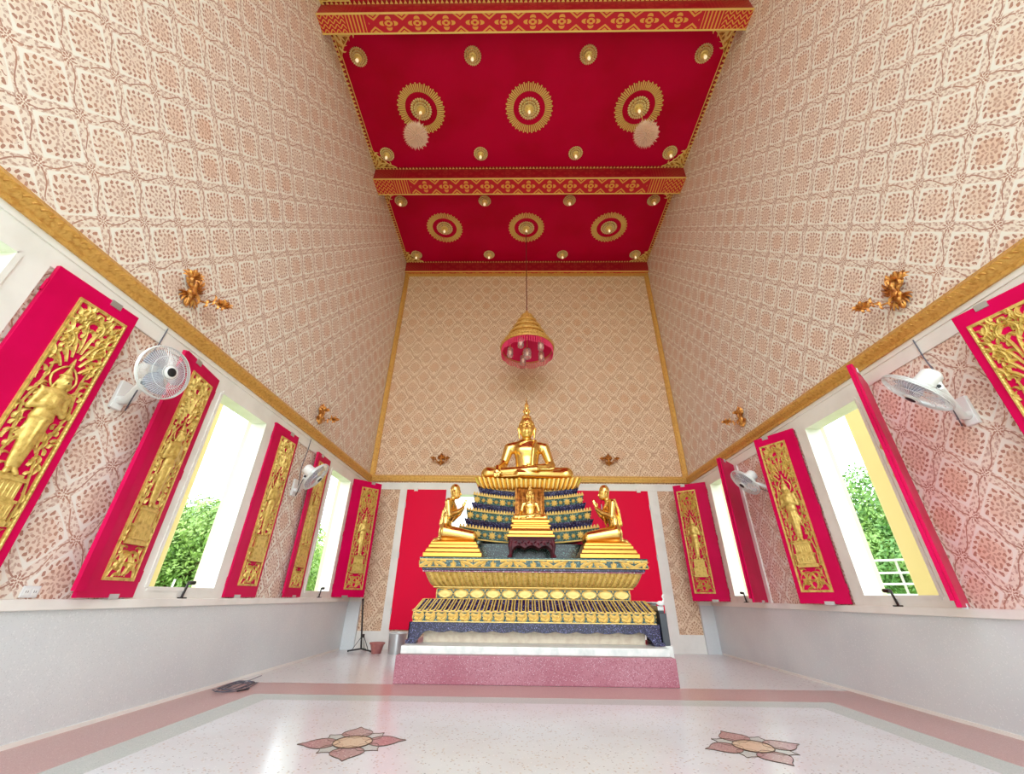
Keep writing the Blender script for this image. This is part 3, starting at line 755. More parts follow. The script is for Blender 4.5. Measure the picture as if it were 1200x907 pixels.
# ------------------------------------------------------------------ gilt sconces
def sconce(label):
    t = thing('wall_sconce', label, 'sconce', (0, 0, 0), 0, 'gilt branch sconces')       # local: wall plane y=0, room towards -y
    fn = lambda u, v, d: (u, -d, v)
    mb = MB()
    mb.lathe([(.001, -.19), (.02, -.17), (.014, -.13), (.034, -.08), (.05, -.02), (.04, .03), (.024, .07), (.036, .1), (.012, .15), (.001, .2)], 14, TR(0, -.035, 0))
    for k in range(9):
        a = pi / 2 + (k - 4) * .36
        leaf(mb, (.02 * cos(a), .04 + .02 * sin(a)), a, .2 - .018 * abs(k - 4), (.9 if k < 4 else -.9) * (k != 4), .026, .03, fn, 8, .03)
        leaf(mb, (.015 * cos(a), -.04), -a, .14, (.9 if k > 4 else -.9) * (k != 4), .018, .02, fn, 7, .02)
    mb.obj('backplate', M_['goldd'], t, smooth=50)
    for s in (-1, 1):
        mb = MB()
        P = [(0, -.05, -.02), (s * .05, -.09, -.07), (s * .11, -.13, -.06), (s * .15, -.16, 0), (s * .19, -.19, -.03), (s * .23, -.21, -.01)]
        mb.tube(P, [.013, .012, .01, .01, .01, .012], 7)
        for k, p in enumerate(P[1:]):
            leaf(mb, (p[0], p[2]), pi / 2 + s * (.5 - .5 * k), .09, s * 2.2 * (-1) ** k, .016, .02, lambda u, v, d: (u, p[1] - d, v), 7)
            leaf(mb, (p[0], p[2]), -pi / 2 + s * .4, .07, -s * 2.2, .014, .02, lambda u, v, d: (u, p[1] - d, v), 7)
        arm = mb.obj('arm', M_['goldd'], t, smooth=50)
        mb = MB(); mb.lathe([(.001, -.05), (.016, -.04), (.012, -.02), (.045, .0), (.055, .018), (.02, .016), (.017, .06), (.012, .06), (.011, .02)], 14, TR(s * .23, -.21, .02))
        for k in range(10):
            a = 2 * pi * k / 10; ca, sa = cos(a), sin(a)
            leaf(mb, (.02, 0), .7, .085, -1.5, .02, .012, lambda u, v, d: (s * .23 + ca * u - sa * 0, -.21 + sa * u, v + .0 + d), 6)
        mb.obj('candle_cup', M_['goldd'], arm, smooth=50)
    return t
sc = None
for x, y, z, rz, sz, lb in ((-W, 3.40, 3.98, pi / 2, 1.05, 'gilt branch sconce nearer on the left wall, above the fan'), (-W, 6.72, 3.93, pi / 2, .95, 'gilt branch sconce farther along the left wall, above the rail'),
                        (W, 3.44, 3.98, -pi / 2, 1.05, 'gilt branch sconce nearer on the right wall, above the fan'), (W, 6.87, 3.98, -pi / 2, .95, 'gilt branch sconce farther along the right wall, above the rail'),
                        (-2.19, D, 4.03, 0, .78, 'small gilt sconce on the back wall, left of the big seated statue'), (2.03, D, 4.04, 0, .78, 'small gilt sconce on the back wall, right of the big seated statue')):
    Mx = TR(x, y, z, rz, s=sz)
    if sc is None: sc = sconce(lb); sc.matrix_world = Mx
    else: dup(sc, Mx, lb)

# ------------------------------------------------------------------ hanging lamps
t = thing('hanging_lamp', 'tiered gilt umbrella lamp with pink fringe hanging before the back wall', 'hanging lamp', (-.03, 8.25, ZC - .1))
zz = lambda z: z - (ZC - .1)
mb = MB(); mb.tube([(0, 0, -.09), (0, 0, zz(7.55))], .011, 8)
for k in range(60): mb.sphere((0, 0, zz(7.6) + k * .05), (.016, .016, .022), 6)
mb.obj('hanging_cord', M_['rope'], t, smooth=60)
mb = MB(); prof = [(.001, 7.60), (.03, 7.58), (.045, 7.55), (.06, 7.50), (.09, 7.47), (.1, 7.42), (.085, 7.40)]
rt = [(.16, 7.36), (.25, 7.20), (.35, 7.00), (.46, 6.78), (.575, 6.56), (.655, 6.42)]
for i, (r, z) in enumerate(rt): prof += [(r * .93, z + .055), (r, z + .03), (r * 1.015, z), (r * 1.0, z - .035)] + ([(r * .9, z - .03), (r * .9, z - .06)] if i < 5 else [])
prof += [(.635, 6.385), (.62, 6.40)]
mb.lathe([(r, zz(z)) for r, z in prof], 56, caps=False)
for r, z in rt:                              # toothed filigree on every tier
    n = int(r * 90)
    for k in range(n):
        a = 2 * pi * k / n; ca, sa = cos(a), sin(a)
        leaf(mb, (0, 0), pi / 2, .06, 0, .02, .008, lambda u, v, d: ((r * 1.015 + d) * ca - u * sa, (r * 1.015 + d) * sa + u * ca, zz(z) + v - .005), 4)
mb.obj('gilt_tiers', M_['ochre'], t, smooth=35)
mb = MB(); mb.lathe([(.61, zz(6.40)), (.40, zz(6.60)), (.2, zz(6.78)), (.001, zz(6.84))], 40, caps=False); mb.obj('lining', M_['lining'], t, smooth=60)
mb = MB()
for k in range(96):
    a = 2 * pi * k / 96; x, y = .63 * cos(a), .63 * sin(a); L = .15 + .035 * abs(sin(a * 6))
    mb.tube([(x, y, zz(6.40)), (x, y, zz(6.40) - L)], .0095, 5); mb.sphere((x, y, zz(6.40) - L), .013, 6)
mb.obj('fringe', M_['fringe'], t, smooth=60)
for k in range(6):
    a = 2 * pi * (k - 1) / 5 + .55; r = .42 if k else 0; z = 6.33 if k else 6.27; R = .075 if k else .1
    p = (r * cos(a), r * sin(a), zz(z))
    mb = MB(); mb.lathe([(R * .35, .15), (R * .8, .13), (R, .09), (R, -.1), (R * .92, -.12), (R * .86, -.1), (R * .9, .08), (R * .3, .13)], 18, TR(*p)); 
    g = mb.obj('lantern', M_['glass'], t, smooth=40)
    mb = MB(); mb.sphere((p[0], p[1], p[2] + .0), (.03, .03, .045), 10); mb.obj('bulb', M_['bulb'], g, smooth=60)
    mb = MB(); mb.tube([(p[0], p[1], p[2] + .04), (p[0], p[1], zz(6.78))], .012, 6); mb.obj('stem', M_['ochre_flat'], g, smooth=60)
for s, nm in ((-1, 'left'), (1, 'right')):
    t = thing('crystal_lamp', 'cut crystal ball lamp hanging below the %s ray-ringed ceiling lamp' % nm, 'crystal lamp', (s * 2.44, 4.98, ZC - .1), 0, 'crystal ball lamps')
    mb = MB(); mb.tube([(0, 0, -.1), (0, 0, -.72)], .008, 6); mb.lathe([(.05, -.68), (.06, -.72), (.03, -.75)], 14); mb.obj('hanging_rod', M_['goldb'], t, smooth=40)
    mb = MB(); c = Vector((0, 0, -.92)); n = 330
    mb.sphere(c, .17, 16, 0)
    for i in range(n):
        zc = 1 - 2 * (i + .5) / n; a = i * 2.39996; rr = math.sqrt(1 - zc * zc); dv = Vector((rr * cos(a), rr * sin(a), zc))
        o1 = dv.orthogonal().normalized(); o2 = dv.cross(o1); b = c + dv * .16; R = .285 if i % 2 else .255
        vs = [b + o1 * .02, b + o2 * .02, b - o1 * .02, b - o2 * .02, c + dv * R]
        mb.add(vs, [(0, 1, 4), (1, 2, 4), (2, 3, 4), (3, 0, 4)])
    mb.obj('crystal_ball', M_['crystal'], t)

# ------------------------------------------------------------------ altar
AX = -.01
mb = MB(); mb.box(-1.835, 1.80, 6.2, 9.55, 0, .31); struct(mb.obj('trim_20', M_['step'], bevel=.012), 'rose terrazzo platform under the altar')
mb = MB(); mb.box(-1.81, 1.775, 6.32, 9.5, .31, .405); struct(mb.obj('trim_21', M_['marble'], bevel=.01), 'pale marble slab on the rose platform')
alt = thing('altar', 'wide gilt and mosaic altar with lotus petal and leaf bands', 'altar', (AX, 6.6, .405))
LZ = lambda z: z - .405
YB = 2.6                                     # local back of the altar
def ring(hw, z, yb=YB): i = 1.77 - hw; return (hw, i, yb - i * .5, LZ(z))
def along(hw, step, fnc):                    # walk a motif along front and both sides: fnc(k, place) with place(u,v,d)->xyz
    i = 1.77 - hw
    n = int(round(2 * hw / step)); st = 2 * hw / n
    for k in range(n):
        x = -hw + (k + .5) * st; fnc(k, lambda u, v, d: (x + u, i - d, LZ(v)), st, x / hw)
    n = int((YB - 2 * i) / step)
    for s in (-1, 1):
        for k in range(n):
            y = i + (k + .5) * step; fnc(k, lambda u, v, d: (s * (hw + d), y + s * u, LZ(v)), step, s * max(-1, (y - i) / .9 - 1) if y < i + .9 else 0)
mb = MB(); stack(mb, [ring(1.60, .405), ring(1.60, .60)]); mb.obj('plinth', M_['creamplinth'], alt, bevel=.006)
# footed skirt of navy mosaic with a scalloped hem
mb = MB()
def skirt(face):
    L = 3.54 if face == 0 else YB - .1; n = 96; top = .665
    def P(u, d):
        if face == 0: return lambda z: (u - 1.77, d, LZ(z))
        return lambda z: (face * (1.77 - d), .0 + u, LZ(z))
    vs = []
    for i in range(n + 1):
        u = L * i / n; e = min(u, L - u)
        hem = .565 - .022 * abs(sin(u * pi / .295)) if e > .2 else (.565 - .022 - (.155 * (1 - max(e - .07, 0) / .13) if e > .07 else .155) * 1)
        if e <= .07: hem = .41
        bul = .02 * sin(pi * .5) if e > .07 else 0
        for d in (-.02, .05): vs += [P(u, d)(top), P(u, d)(max(hem, .408))]
    fs = []
    for i in range(n):
        a, b = i * 4, i * 4 + 4; fs += [(a, b, b + 1, a + 1), (a + 2, a + 3, b + 3, b + 2), (a + 1, b + 1, b + 3, a + 3), (a, a + 2, b + 2, b)]
    mb.add(vs, fs)
for f in (0, -1, 1): skirt(f)
for s in (-1, 1): mb.box(*sorted((s * 1.66, s * 1.81)), -.035, .1, LZ(.407), LZ(.45))
mb.obj('footed_skirt', M_['navy'], alt)
def swirl_band(name, hw, z0, z1, step, groundm, style):
    mb = MB(); stack(mb, [ring(hw - .012, z0), ring(hw, z0 + .012), ring(hw, z1 - .012), ring(hw - .012, z1)])
    o = mb.obj(name, groundm, alt)
    mb = MB(); h = z1 - z0; zc = (z0 + z1) / 2
    def f(k, P, st, t):
        s = -1 if style == 'wave' and k % 2 else 1
        Q = lambda u, v, d: P(u * s, min(max(v, z0 + .006), z1 - .006), d)
        if style in ('leaf', 'wave'):
            if style == 'leaf':
                leaf(mb, (-st * .46, zc + h * .30), -.75, st * 1.0, 2.9, h * .26, .03, Q, 12)
                leaf(mb, (-st * .05, zc - h * .36), .25, st * .75, 2.2, h * .2, .026, Q, 10)
                leaf(mb, (-st * .44, zc - h * .1), -.6, st * .55, 1.2, h * .16, .02, Q, 8)
                leaf(mb, (st * .22, zc + h * .4), -.9, st * .4, -.8, h * .12, .02, Q, 6)
            elif k % 3 == 2:
                for q in (-1, 0, 1): leaf(mb, (0, zc - h * .42), pi / 2 + q * .75, h * (.86 - .2 * abs(q)), -q * .6, h * .2, .026, Q, 8)
            else:
                leaf(mb, (-st * .5, zc - h * .36), .45, st * 1.2, -.35, h * .26, .03, Q, 11)
                leaf(mb, (-st * .46, zc + h * .2), .5, st * .6, -1.7, h * .18, .024, Q, 9)
                leaf(mb, (st * .1, zc - h * .3), .2, st * .5, 1.6, h * .18, .024, Q, 9)
            c = [(.0 + st * .1 + h * .1 * cos(a * pi / 4), zc + h * .08 + h * .1 * sin(a * pi / 4)) for a in range(8)]
            mb.add([Q(u, v, .006) for u, v in c] + [Q(st * .1, zc + h * .08, .034)], [(a, (a + 1) % 8, 8) for a in range(8)])
        else:                                 # lozenges with a boss, between crossing green bars
            hh = h * .46; w = st * .45
            pts = [(w * cos(a * pi / 8) * (1 if a % 4 else 1.08), zc + hh * sin(a * pi / 8) * (.86 if a % 8 in (3, 5) else 1)) for a in range(16)]
            mb.add([Q(u, v, .004) for u, v in pts] + [Q(u * .8, zc + (v - zc) * .8, .026) for u, v in pts] + [Q(u * .45, zc + (v - zc) * .45, .018) for u, v in pts] + [Q(0, zc, .04)],
                   [(a, (a + 1) % 16, 16 + (a + 1) % 16, 16 + a) for a in range(16)] + [(16 + a, 16 + (a + 1) % 16, 32 + (a + 1) % 16, 32 + a) for a in range(16)] + [(32 + a, 32 + (a + 1) % 16, 48) for a in range(16)])
            for q in (-1, 1): leaf(mb, (st * .5, zc + q * h * .42), -q * pi / 2, h * .28, 0, st * .07, .02, Q, 4)
    along(hw, step, f)
    for z in (z0 + .004, z1 - .004):
        mb.tube([(-hw - .004, 1.77 - hw - .004, LZ(z)), (hw + .004, 1.77 - hw - .004, LZ(z))], .009, 6)
    mb.obj('gilt_relief', M_['goldb'], o, smooth=60)
    return o
swirl_band('leaf_band', 1.745, .665, .80, .165, M_['green'], 'leaf')
# sloping row of gilt tongues
mb = MB(); stack(mb, [ring(1.745, .80), ring(1.64, .955)]); o = mb.obj('sloping_course', M_['navy'], alt)
mb = MB()
def tongue(k, P, st, t):
    for u in (-st * .3, st * .3):
        mb.tube([P(u, .806, .012), P(u * .96 - t * .105, .955, -.095)], .0105, 5)
    mb.tube([P(-st * .3, .818, .014), P(-st * .2, .806, .024), P(st * .2, .806, .024), P(st * .3, .818, .014)], .011, 5)
along(1.745, .102, tongue)
mb.obj('gilt_tongues', M_['goldp'], o, smooth=60)
mb = MB(); stack(mb, [ring(1.70, .795), ring(1.755, .798), ring(1.755, .806), ring(1.70, .81)]); mb.obj('pink_fillet', M_['pinkdot'], alt)
swirl_band('lozenge_band', 1.475, .955, 1.105, .245, M_['green'], 'loz')
mb = MB(); st2 = [ring(1.50, 1.105), ring(1.535, 1.115), ring(1.535, 1.125), ring(1.50, 1.13)]; stack(mb, st2); mb.obj('gilt_fillet', M_['goldb'], alt)
# great lotus course: a row of rounded petals swelling outwards
mb = MB()
def petals(hw0, hw1, z0, z1, step, P=None, bulge=.035):
    for side in (0, -1, 1):
        i0 = 1.77 - hw0; L0 = 2 * hw0 if side == 0 else YB - 1.5 * i0; n = int(round(L0 / step)); m = 6
        def f(u, v):
            t = v; w = hw0 + (hw1 - hw0) * (t ** .6); ph = (u * n) % 1; sc = sin(pi * ph) ** .5 if 0 < ph < 1 else 0
            dep = bulge * sc * (1 - .3 * t); z = z0 + (z1 - z0) * t
            if side == 0: return (-w + 2 * w * u, 1.77 - w - dep, LZ(z))
            return (side * (w + dep), (1.77 - w) + (YB - (1.77 - w) * 1.5) * u, LZ(z))
        mb.grid(f, n * m, 8)
petals(1.50, 1.645, 1.125, 1.325, .083)
stack(mb, [ring(1.49, 1.125), ring(1.5, 1.2), ring(1.63, 1.325)])
lot = mb.obj('lotus_course', M_['goldp'], alt, smooth=50)
mb = MB()                                     # dotted midribs
for k in range(36):
    x = -1.5 + (k + .5) * 3.0 / 36
    for j in range(6):
        t = .15 + j * .14; w = 1.50 + .145 * t ** .6; mb.sphere((x * w / 1.5, 1.77 - w - .036 * (1 - .3 * t), LZ(1.125 + .2 * t)), .008, 6)
mb.obj('midribs', M_['goldd'], lot)
mb = MB(); stack(mb, [ring(1.66, 1.322), ring(1.69, 1.328), ring(1.69, 1.34), ring(1.66, 1.345)]); mb.obj('pink_fillet', M_['pinkdot'], alt)
mb = MB(); stack(mb, [ring(1.66, 1.34), ring(1.70, 1.35), ring(1.70, 1.375), ring(1.73, 1.385)]); mb.obj('navy_fillet', M_['navy'], alt)
swirl_band('top_leaf_band', 1.735, 1.385, 1.50, .2, M_['green'], 'wave')
mb = MB(); stack(mb, [ring(1.735, 1.50), ring(1.745, 1.505), ring(1.745, 1.525), ring(1.72, 1.53)]); mb.obj('top_slab', M_['green'], alt)
AT = 1.53                                     # altar top height

# ------------------------------------------------------------------ boat-curved pedestal of the great statue
BX = -.055
ped = thing('tiered_pedestal', 'boat-curved tiered pedestal of green mosaic bands under the big seated statue', 'pedestal', (BX, 7.22, AT))
PZ = lambda z: z - AT
def tier(mb, hw, yf, yb, z0, z1, sag, flare=0, mi=0, n=28):
    def f(u, v):
        x = -1 + 2 * u; q = x * x
        return ((hw + flare * v) * x, yf - flare * v - .03 * (1 - q), PZ(z0 + (z1 - z0) * v + sag * q))
    mb.grid(f, n, 2, mi)
    for s in (-1, 1): mb.grid(lambda u, v: (s * (hw + flare * v), yf - flare * v + (yb - yf + flare * v) * u, PZ(z0 + (z1 - z0) * v + sag)), 4, 2, mi)
    mb.grid(lambda u, v: ((hw + flare) * (-1 + 2 * u), yf - flare - .03 * (1 - (2 * u - 1) ** 2) * (1 - v) + (yb - yf + flare) * v, PZ(z1 + sag * (2 * u - 1) ** 2)), n, 3, mi)
    mb.grid(lambda u, v: (hw * (-1 + 2 * u), yf - .03 * (1 - (2 * u - 1) ** 2) * (1 - v) + (yb - yf) * v, PZ(z0 + sag * (2 * u - 1) ** 2)), n, 3, mi)
mb = MB(); tier(mb, .95, .1, 1.5, AT, 1.80, 0); mb.obj('base_course', mosaic('dark_glass_mosaic', (2, 18, 20), (6, 34, 34), (120, 160, 150), 120), ped)
TI = [(1.185, .03, 1.79, 1.985, 'lowest'), (1.09, .13, 2.10, 2.285, 'middle'), (.985, .23, 2.40, 2.575, 'top')]
for hw, yf, z0, z1, nm in TI:
    sg = .10
    mb = MB(); tier(mb, hw, yf, 1.5, z0, z1, sg, .03); band = mb.obj('mosaic_tier', M_['green'], ped, smooth=40)
    mb = MB(); n = 9 if hw > 1.1 else 8
    for k in range(n * 2 + 1):               # rosettes and small lozenges along the tier
        x = -1 + 2 * (k + .5) / (n * 2 + 1); q = x * x; zc = (z0 + z1) / 2 + sg * q; cx = (hw + .015) * x; cy = yf - .015 - .03 * (1 - q)
        r_ = .062 if k % 2 == 0 else .036
        for a in range(8):
            leaf(mb, (0, 0), a * pi / 4, r_ * 1.15, 0, r_ * .32, .02, lambda u, v, d: (cx + u, cy - d, PZ(zc + v)), 4, .004)
    m2 = 44
    for k in range(m2):                      # toothed gilt crest
        x = -1 + 2 * (k + .5) / m2; q = x * x
        leaf(mb, (0, 0), pi / 2, .06, 0, .022, .012, lambda u, v, d: ((hw + .03) * x + u, yf - .03 - .03 * (1 - q) - d, PZ(z1 + sg * q + v - .01)), 4)
    for zz_ in (z0 + .012, z1 - .008):
        mb.tube([((hw + (.03 if zz_ > z0 + .1 else .004)) * (-1 + k / 10), yf - (.03 if zz_ > z0 + .1 else .004) - .03 * (1 - (k / 10 - 1) ** 2) - .004, PZ(zz_ + sg * (k / 10 - 1) ** 2)) for k in range(21)], .011, 5)
    mb.obj('gilt_rosettes', M_['goldb'], band, smooth=60)
    mb = MB(); tier(mb, hw - .10, yf + .1, 1.5, z1 - .02, z1 + .14, sg, .06); mb.obj('navy_neck', M_['navy'], ped, smooth=40)
# gilt lotus seat
mb = MB()
sg = .05; hw = .93; yf = .27
tier(mb, .88, yf + .05, 1.5, 2.66, 2.76, sg, .05)
def lotus(u, v):
    x = -1 + 2 * u; q = x * x; ph = (u * 22) % 1; sc = abs(sin(pi * ph)) ** .6
    w = hw - .05 + .10 * v ** .7
    return (w * x, yf - .10 * v ** .7 + .03 - .03 * (1 - q) - .035 * sc * (1 - .2 * v), PZ(2.74 + .19 * v + sg * q + .015 * sc * v))
mb.grid(lotus, 22 * 6, 7)
for s in (-1, 1):
    def lside(u, v):
        ph = (u * 14) % 1; sc = abs(sin(pi * ph)) ** .6; w = hw - .05 + .10 * v ** .7
        return (s * (w + .035 * sc), yf - .1 * v ** .7 + .03 + u * 1.25, PZ(2.74 + .19 * v + sg))
    mb.grid(lside, 70, 7)
mb.grid(lambda u, v: ((hw + .05) * (2 * u - 1), yf - .07 - .03 * (1 - (2 * u - 1) ** 2) * (1 - v) + 1.3 * v, PZ(2.925 + sg * (2 * u - 1) ** 2)), 24, 2)
mb.obj('lotus_seat', M_['gold'], ped, smooth=50)
mb = MB()                                     # gilt cloth falling in front
mb.grid(lambda u, v: (-.25 + .5 * u + .02, -.07 - .02 * abs(sin(u * pi * 6)) + .23 * v - .0, PZ(1.86 + .9 * v)), 48, 4)
for s in (-1, 1): mb.tube([(.02 + s * .245, -.08, PZ(1.86)), (.02 + s * .245, .15, PZ(2.76))], .02, 6)
cl = mb.obj('hanging_cloth', M_['goldd'], ped, smooth=60); so = cl.modifiers.new('t', 'SOLIDIFY'); so.thickness = .012

# ------------------------------------------------------------------ statues
def nonuni(segs): return np.concatenate([np.arange(a, b - 1e-9, h) for a, b, h in segs])
def buddha(flame=True):
    ax = nonuni([(-1.0, -.22, .012), (-.22, .22, .0065), (.22, 1.0, .012)]); ay = nonuni([(-.66, -.26, .011), (-.26, .40, .0085)])
    az = nonuni([(-.03, .72, .0115), (.72, 1.75, .0068)])
    s = SDF(ax, ay, az)
    # crossed legs
    for k in (-1, 1):
        s.cap((k * .16, .06, .15), (k * .74, -.18, .135), .17, .125, .04, sq=(1, 1, .95))
    s.cap((.76, -.19, .11), (-.16, -.40, .08), .11, .068, .03, sq=(1, 1, .9))
    s.cap((-.76, -.19, .12), (.16, -.40, .165), .115, .07, .02, sq=(1, 1, .9))
    s.cap((.16, -.40, .16), (.44, -.37, .17), .055, .04, .02, sq=(1, 1, .65))               # sole of the upper foot
    for f in range(5): s.cap((.43, -.40 + .018 * f, .175), (.50 - .008 * f, -.405 + .02 * f, .18), .014, .011, .006)
    s.cap((-.2, -.40, .05), (-.46, -.36, .045), .05, .035, .02, sq=(1, 1, .7))
    # trunk
    s.cap((0, .06, .12), (0, .05, .34), .235, .205, .04, sq=(1, .8, 1)); s.cap((0, .05, .34), (0, .03, .60), .205, .265, .05, sq=(1, .66, 1))
    s.cap((-.27, .05, .685), (.27, .05, .685), .105, .105, .05); s.cap((0, .05, .68), (0, .04, .76), .12, .085, .05)
    for k in (-1, 1): s.ell((k * .105, -.105, .605), (.105, .05, .075), .04)
    s.cap((0, .04, .72), (0, .02, .86), .078, .074, .025)
    for z in (.775, .80): s.ell((0, .02, z), (.083, .083, .008), .006)
    # arms: right hand reaching over the knee, left hand in the lap
    s.chain([(-.355, .05, .665), (-.46, .03, .36), (-.53, -.20, .24), (-.565, -.34, .20)], [.105, .078, .06, .045], .025)
    s.cap((-.565, -.34, .20), (-.57, -.40, .13), .05, .045, .015, sq=(1, .7, 1))
    for f in range(4): s.chain([(-.612 + .028 * f, -.405, .13), (-.613 + .028 * f, -.43 + .002 * f, .075), (-.612 + .028 * f, -.425, .02 - .012 * (1 - abs(f - 1.5)))], [.0155, .014, .010], .005)
    s.chain([(-.53, -.385, .15), (-.50, -.415, .11), (-.495, -.42, .075)], [.018, .015, .011], .006)
    s.chain([(.355, .05, .665), (.475, .05, .34), (.33, -.20, .25), (.14, -.30, .235)], [.105, .078, .06, .045], .025)
    s.cap((.14, -.30, .235), (.02, -.32, .232), .05, .045, .015, sq=(1, 1, .55))
    for f in range(4): s.chain([(.01, -.27 - .028 * f, .235), (-.06, -.275 - .028 * f, .232), (-.115 + .01 * abs(f - 1), -.28 - .026 * f, .24)], [.0155, .014, .011], .005)
    s.chain([(.06, -.345, .25), (.02, -.375, .262), (-.02, -.375, .27)], [.018, .015, .011], .006)
    # robe edge and sash over the left shoulder
    s.chain([(.17, .10, .80), (.17, -.05, .775), (.15, -.135, .70), (.13, -.165, .6), (.11, -.14, .45), (.10, -.16, .3)], [.035] * 6, .006)
    s.chain([(-.255, -.02, .62), (-.13, -.125, .72), (0, -.11, .77), (.15, -.06, .80)], [.012] * 4, .008)
    # head
    s.ell((0, -.005, 1.035), (.148, .165, .20), .02); s.ell((0, -.045, .935), (.10, .105, .10), .05)
    s.ell((0, -.10, .875), (.04, .03, .03), .03)
    for k in (-1, 1):
        s.ell((k * .075, -.105, .965), (.05, .04, .055), .03)                                # cheeks
        s.ell((k * .062, -.148, 1.043), (.036, .017, .018), .006)                            # lids
        s.ell((k * .062, -.16, 1.033), (.034, .02, .004), .004, cut=True)
        s.chain([(k * .018, -.165, 1.07), (k * .06, -.163, 1.092), (k * .112, -.128, 1.07)], [.008, .009, .005], .006)
        s.chain([(k * .15, .0, 1.08), (k * .166, .0, 1.04), (k * .158, .0, .95), (k * .15, -.005, .86)], [.018, .028, .02, .02], .008)
        s.ell((k * .172, -.01, 1.04), (.012, .016, .03), .005, cut=True)
        s.ell((k * .018, -.178, .982), (.016, .015, .012), .008)
    s.chain([(0, -.158, 1.075), (0, -.178, 1.02), (0, -.195, .985)], [.014, .014, .018], .008)
    s.chain([(-.05, -.148, .938), (-.02, -.165, .934), (0, -.166, .931), (.02, -.165, .934), (.05, -.148, .938)], [.005, .011, .009, .011, .005], .006)
    s.ell((0, -.158, .915), (.033, .014, .010), .008); s.ell((0, -.178, .926), (.04, .01, .003), .003, cut=True)
    # hair: cap of small curls and the mound above it
    for j in range(9):
        ph = .25 + j * .15
        for i in range(int(26 * sin(pi * .5 - (ph - .25) * .9)) + 6):
            n = int(26 * sin(pi * .5 - (ph - .25) * .9)) + 6; a = 2 * pi * (i + .5 * (j % 2)) / n
            el = .30 + j * .155
            x, y, z = .156 * cos(el) * cos(a), .172 * cos(el) * sin(a), 1.04 + .205 * sin(el)
            if y < -.07 and z < 1.125 - .02 * abs(x) / .1: continue
            s.ell((x, y, z), (.020, .020, .018), .006)
    s.ell((0, .02, 1.255), (.085, .085, .075), .02)
    for j in range(4):
        for i in range(14 - 3 * j):
            a = 2 * pi * (i + .5 * j) / (14 - 3 * j); el = .1 + j * .38
            s.ell((.088 * cos(el) * cos(a), .02 + .088 * cos(el) * sin(a), 1.255 + .078 * sin(el)), (.017, .017, .016), .005)
    # flame finial
    s.cap((0, .02, 1.32), (0, .02, 1.365), .046, .05, .01)
    if flame: s.cap((0, .02, 1.37), (0, .02, 1.52), .05, .026, .008); s.cap((0, .02, 1.52), (0, .02, 1.72), .026, .003, .01)
    else: s.cap((0, .02, 1.35), (0, .02, 1.45), .04, .004, .01)
    for k in range(6 if flame else 0):
        a = k * pi / 3
        s.chain([(.04 * cos(a), .02 + .04 * sin(a), 1.36), (.066 * cos(a), .02 + .066 * sin(a), 1.41), (.03 * cos(a), .02 + .03 * sin(a), 1.5)], [.016, .017, .005], .006)
        s.chain([(.028 * cos(a + .5), .02 + .028 * sin(a + .5), 1.46), (.042 * cos(a + .5), .02 + .042 * sin(a + .5), 1.52), (.016 * cos(a + .5), .02 + .016 * sin(a + .5), 1.6)], [.011, .011, .004], .005)
    P, F = s.mesh(); me = bpy.data.meshes.new('seated_figure'); me.from_pydata(P.tolist(), [], F.tolist()); me.materials.append(M_['gold'])
    me.polygons.foreach_set('use_smooth', [True] * len(F)); me.update(); return me
BUD = buddha()
t = thing('seated_statue', 'big golden seated statue with flame finial on the lotus seat', 'statue', (-.065, 7.86, 2.972))
o = link('figure', BUD, t); o.scale = (1.03, 1, 1.12)
# low lacquer table with the small statue
tb = thing('low_table', 'dark red lacquered low table with carved apron in the altar centre', 'table', (-.025, 6.87, AT + .004))
mb = MB(); mb.box(-.375, .375, -.22, .22, .275, .30); mb.box(-.36, .36, -.205, .205, .25, .275); mb.obj('tabletop', M_['tablewood'], tb, bevel=.006)
for sx_ in (-1, 1):
    for sy in (-1, 1):
        mb = MB(); P = [(sx_ * .325, sy * .17, .25), (sx_ * .345, sy * .19, .17), (sx_ * .33, sy * .175, .08), (sx_ * .335, sy * .18, .04), (sx_ * .35, sy * .195, .012), (sx_ * .35, sy * .195, .002), (sx_ * .35, sy * .195, .0)]
        mb.tube(P, [.036, .03, .022, .024, .032, .034, .034], 8); mb.obj('leg', M_['tablewood'], tb, smooth=60)
for sy in (-1, 1):
    mb = MB(); n = 40
    top = [(-.33 + .66 * i / n, .252) for i in range(n + 1)]; bot = [(-.33 + .66 * i / n, .135 + .045 * abs(sin(i / n * pi * 3)) + .06 * (abs(i / n - .5) * 2) ** 3 * 0 - .05 * (abs(i / n - .5) * 2) ** 6) for i in range(n + 1)]
    vs = [(x, sy * .185 + d, z) for d in (-.012, .012) for x, z in top] + [(x, sy * .185 + d, z) for d in (-.012, .012) for x, z in bot]
    m_ = n + 1; fs = []
    for i in range(n): fs += [(i, i + 1, 2 * m_ + i + 1, 2 * m_ + i), (m_ + i, 3 * m_ + i, 3 * m_ + i + 1, m_ + i + 1), (2 * m_ + i, 2 * m_ + i + 1, 3 * m_ + i + 1, 3 * m_ + i)]
    mb.add(vs, fs)
    for k in range(12): leaf(mb, (-.27 + .05 * k, .21), .3 * (-1) ** k, .06, 2 * (-1) ** k, .012, .01, lambda u, v, d: (u, sy * (.197 + d), v), 6)
    mb.obj('apron', M_['tablewood'], tb)
t = thing('seated_statue', 'small golden seated statue on a stepped gilt base on the low lacquered table', 'statue', (-.04, 6.87, AT + .305))
mb = MB(); prof = [(.375, 0), (.375, .03), (.35, .05), (.345, .09), (.30, .135), (.295, .155), (.32, .165), (.32, .185), (.28, .2), (.28, .215), (.305, .225), (.305, .262), (.27, .275)]
stack(mb, [(w, -w * .6, w * .6, z) for w, z in prof]); mb.obj('stepped_base', M_['goldbase'], t, bevel=.003)
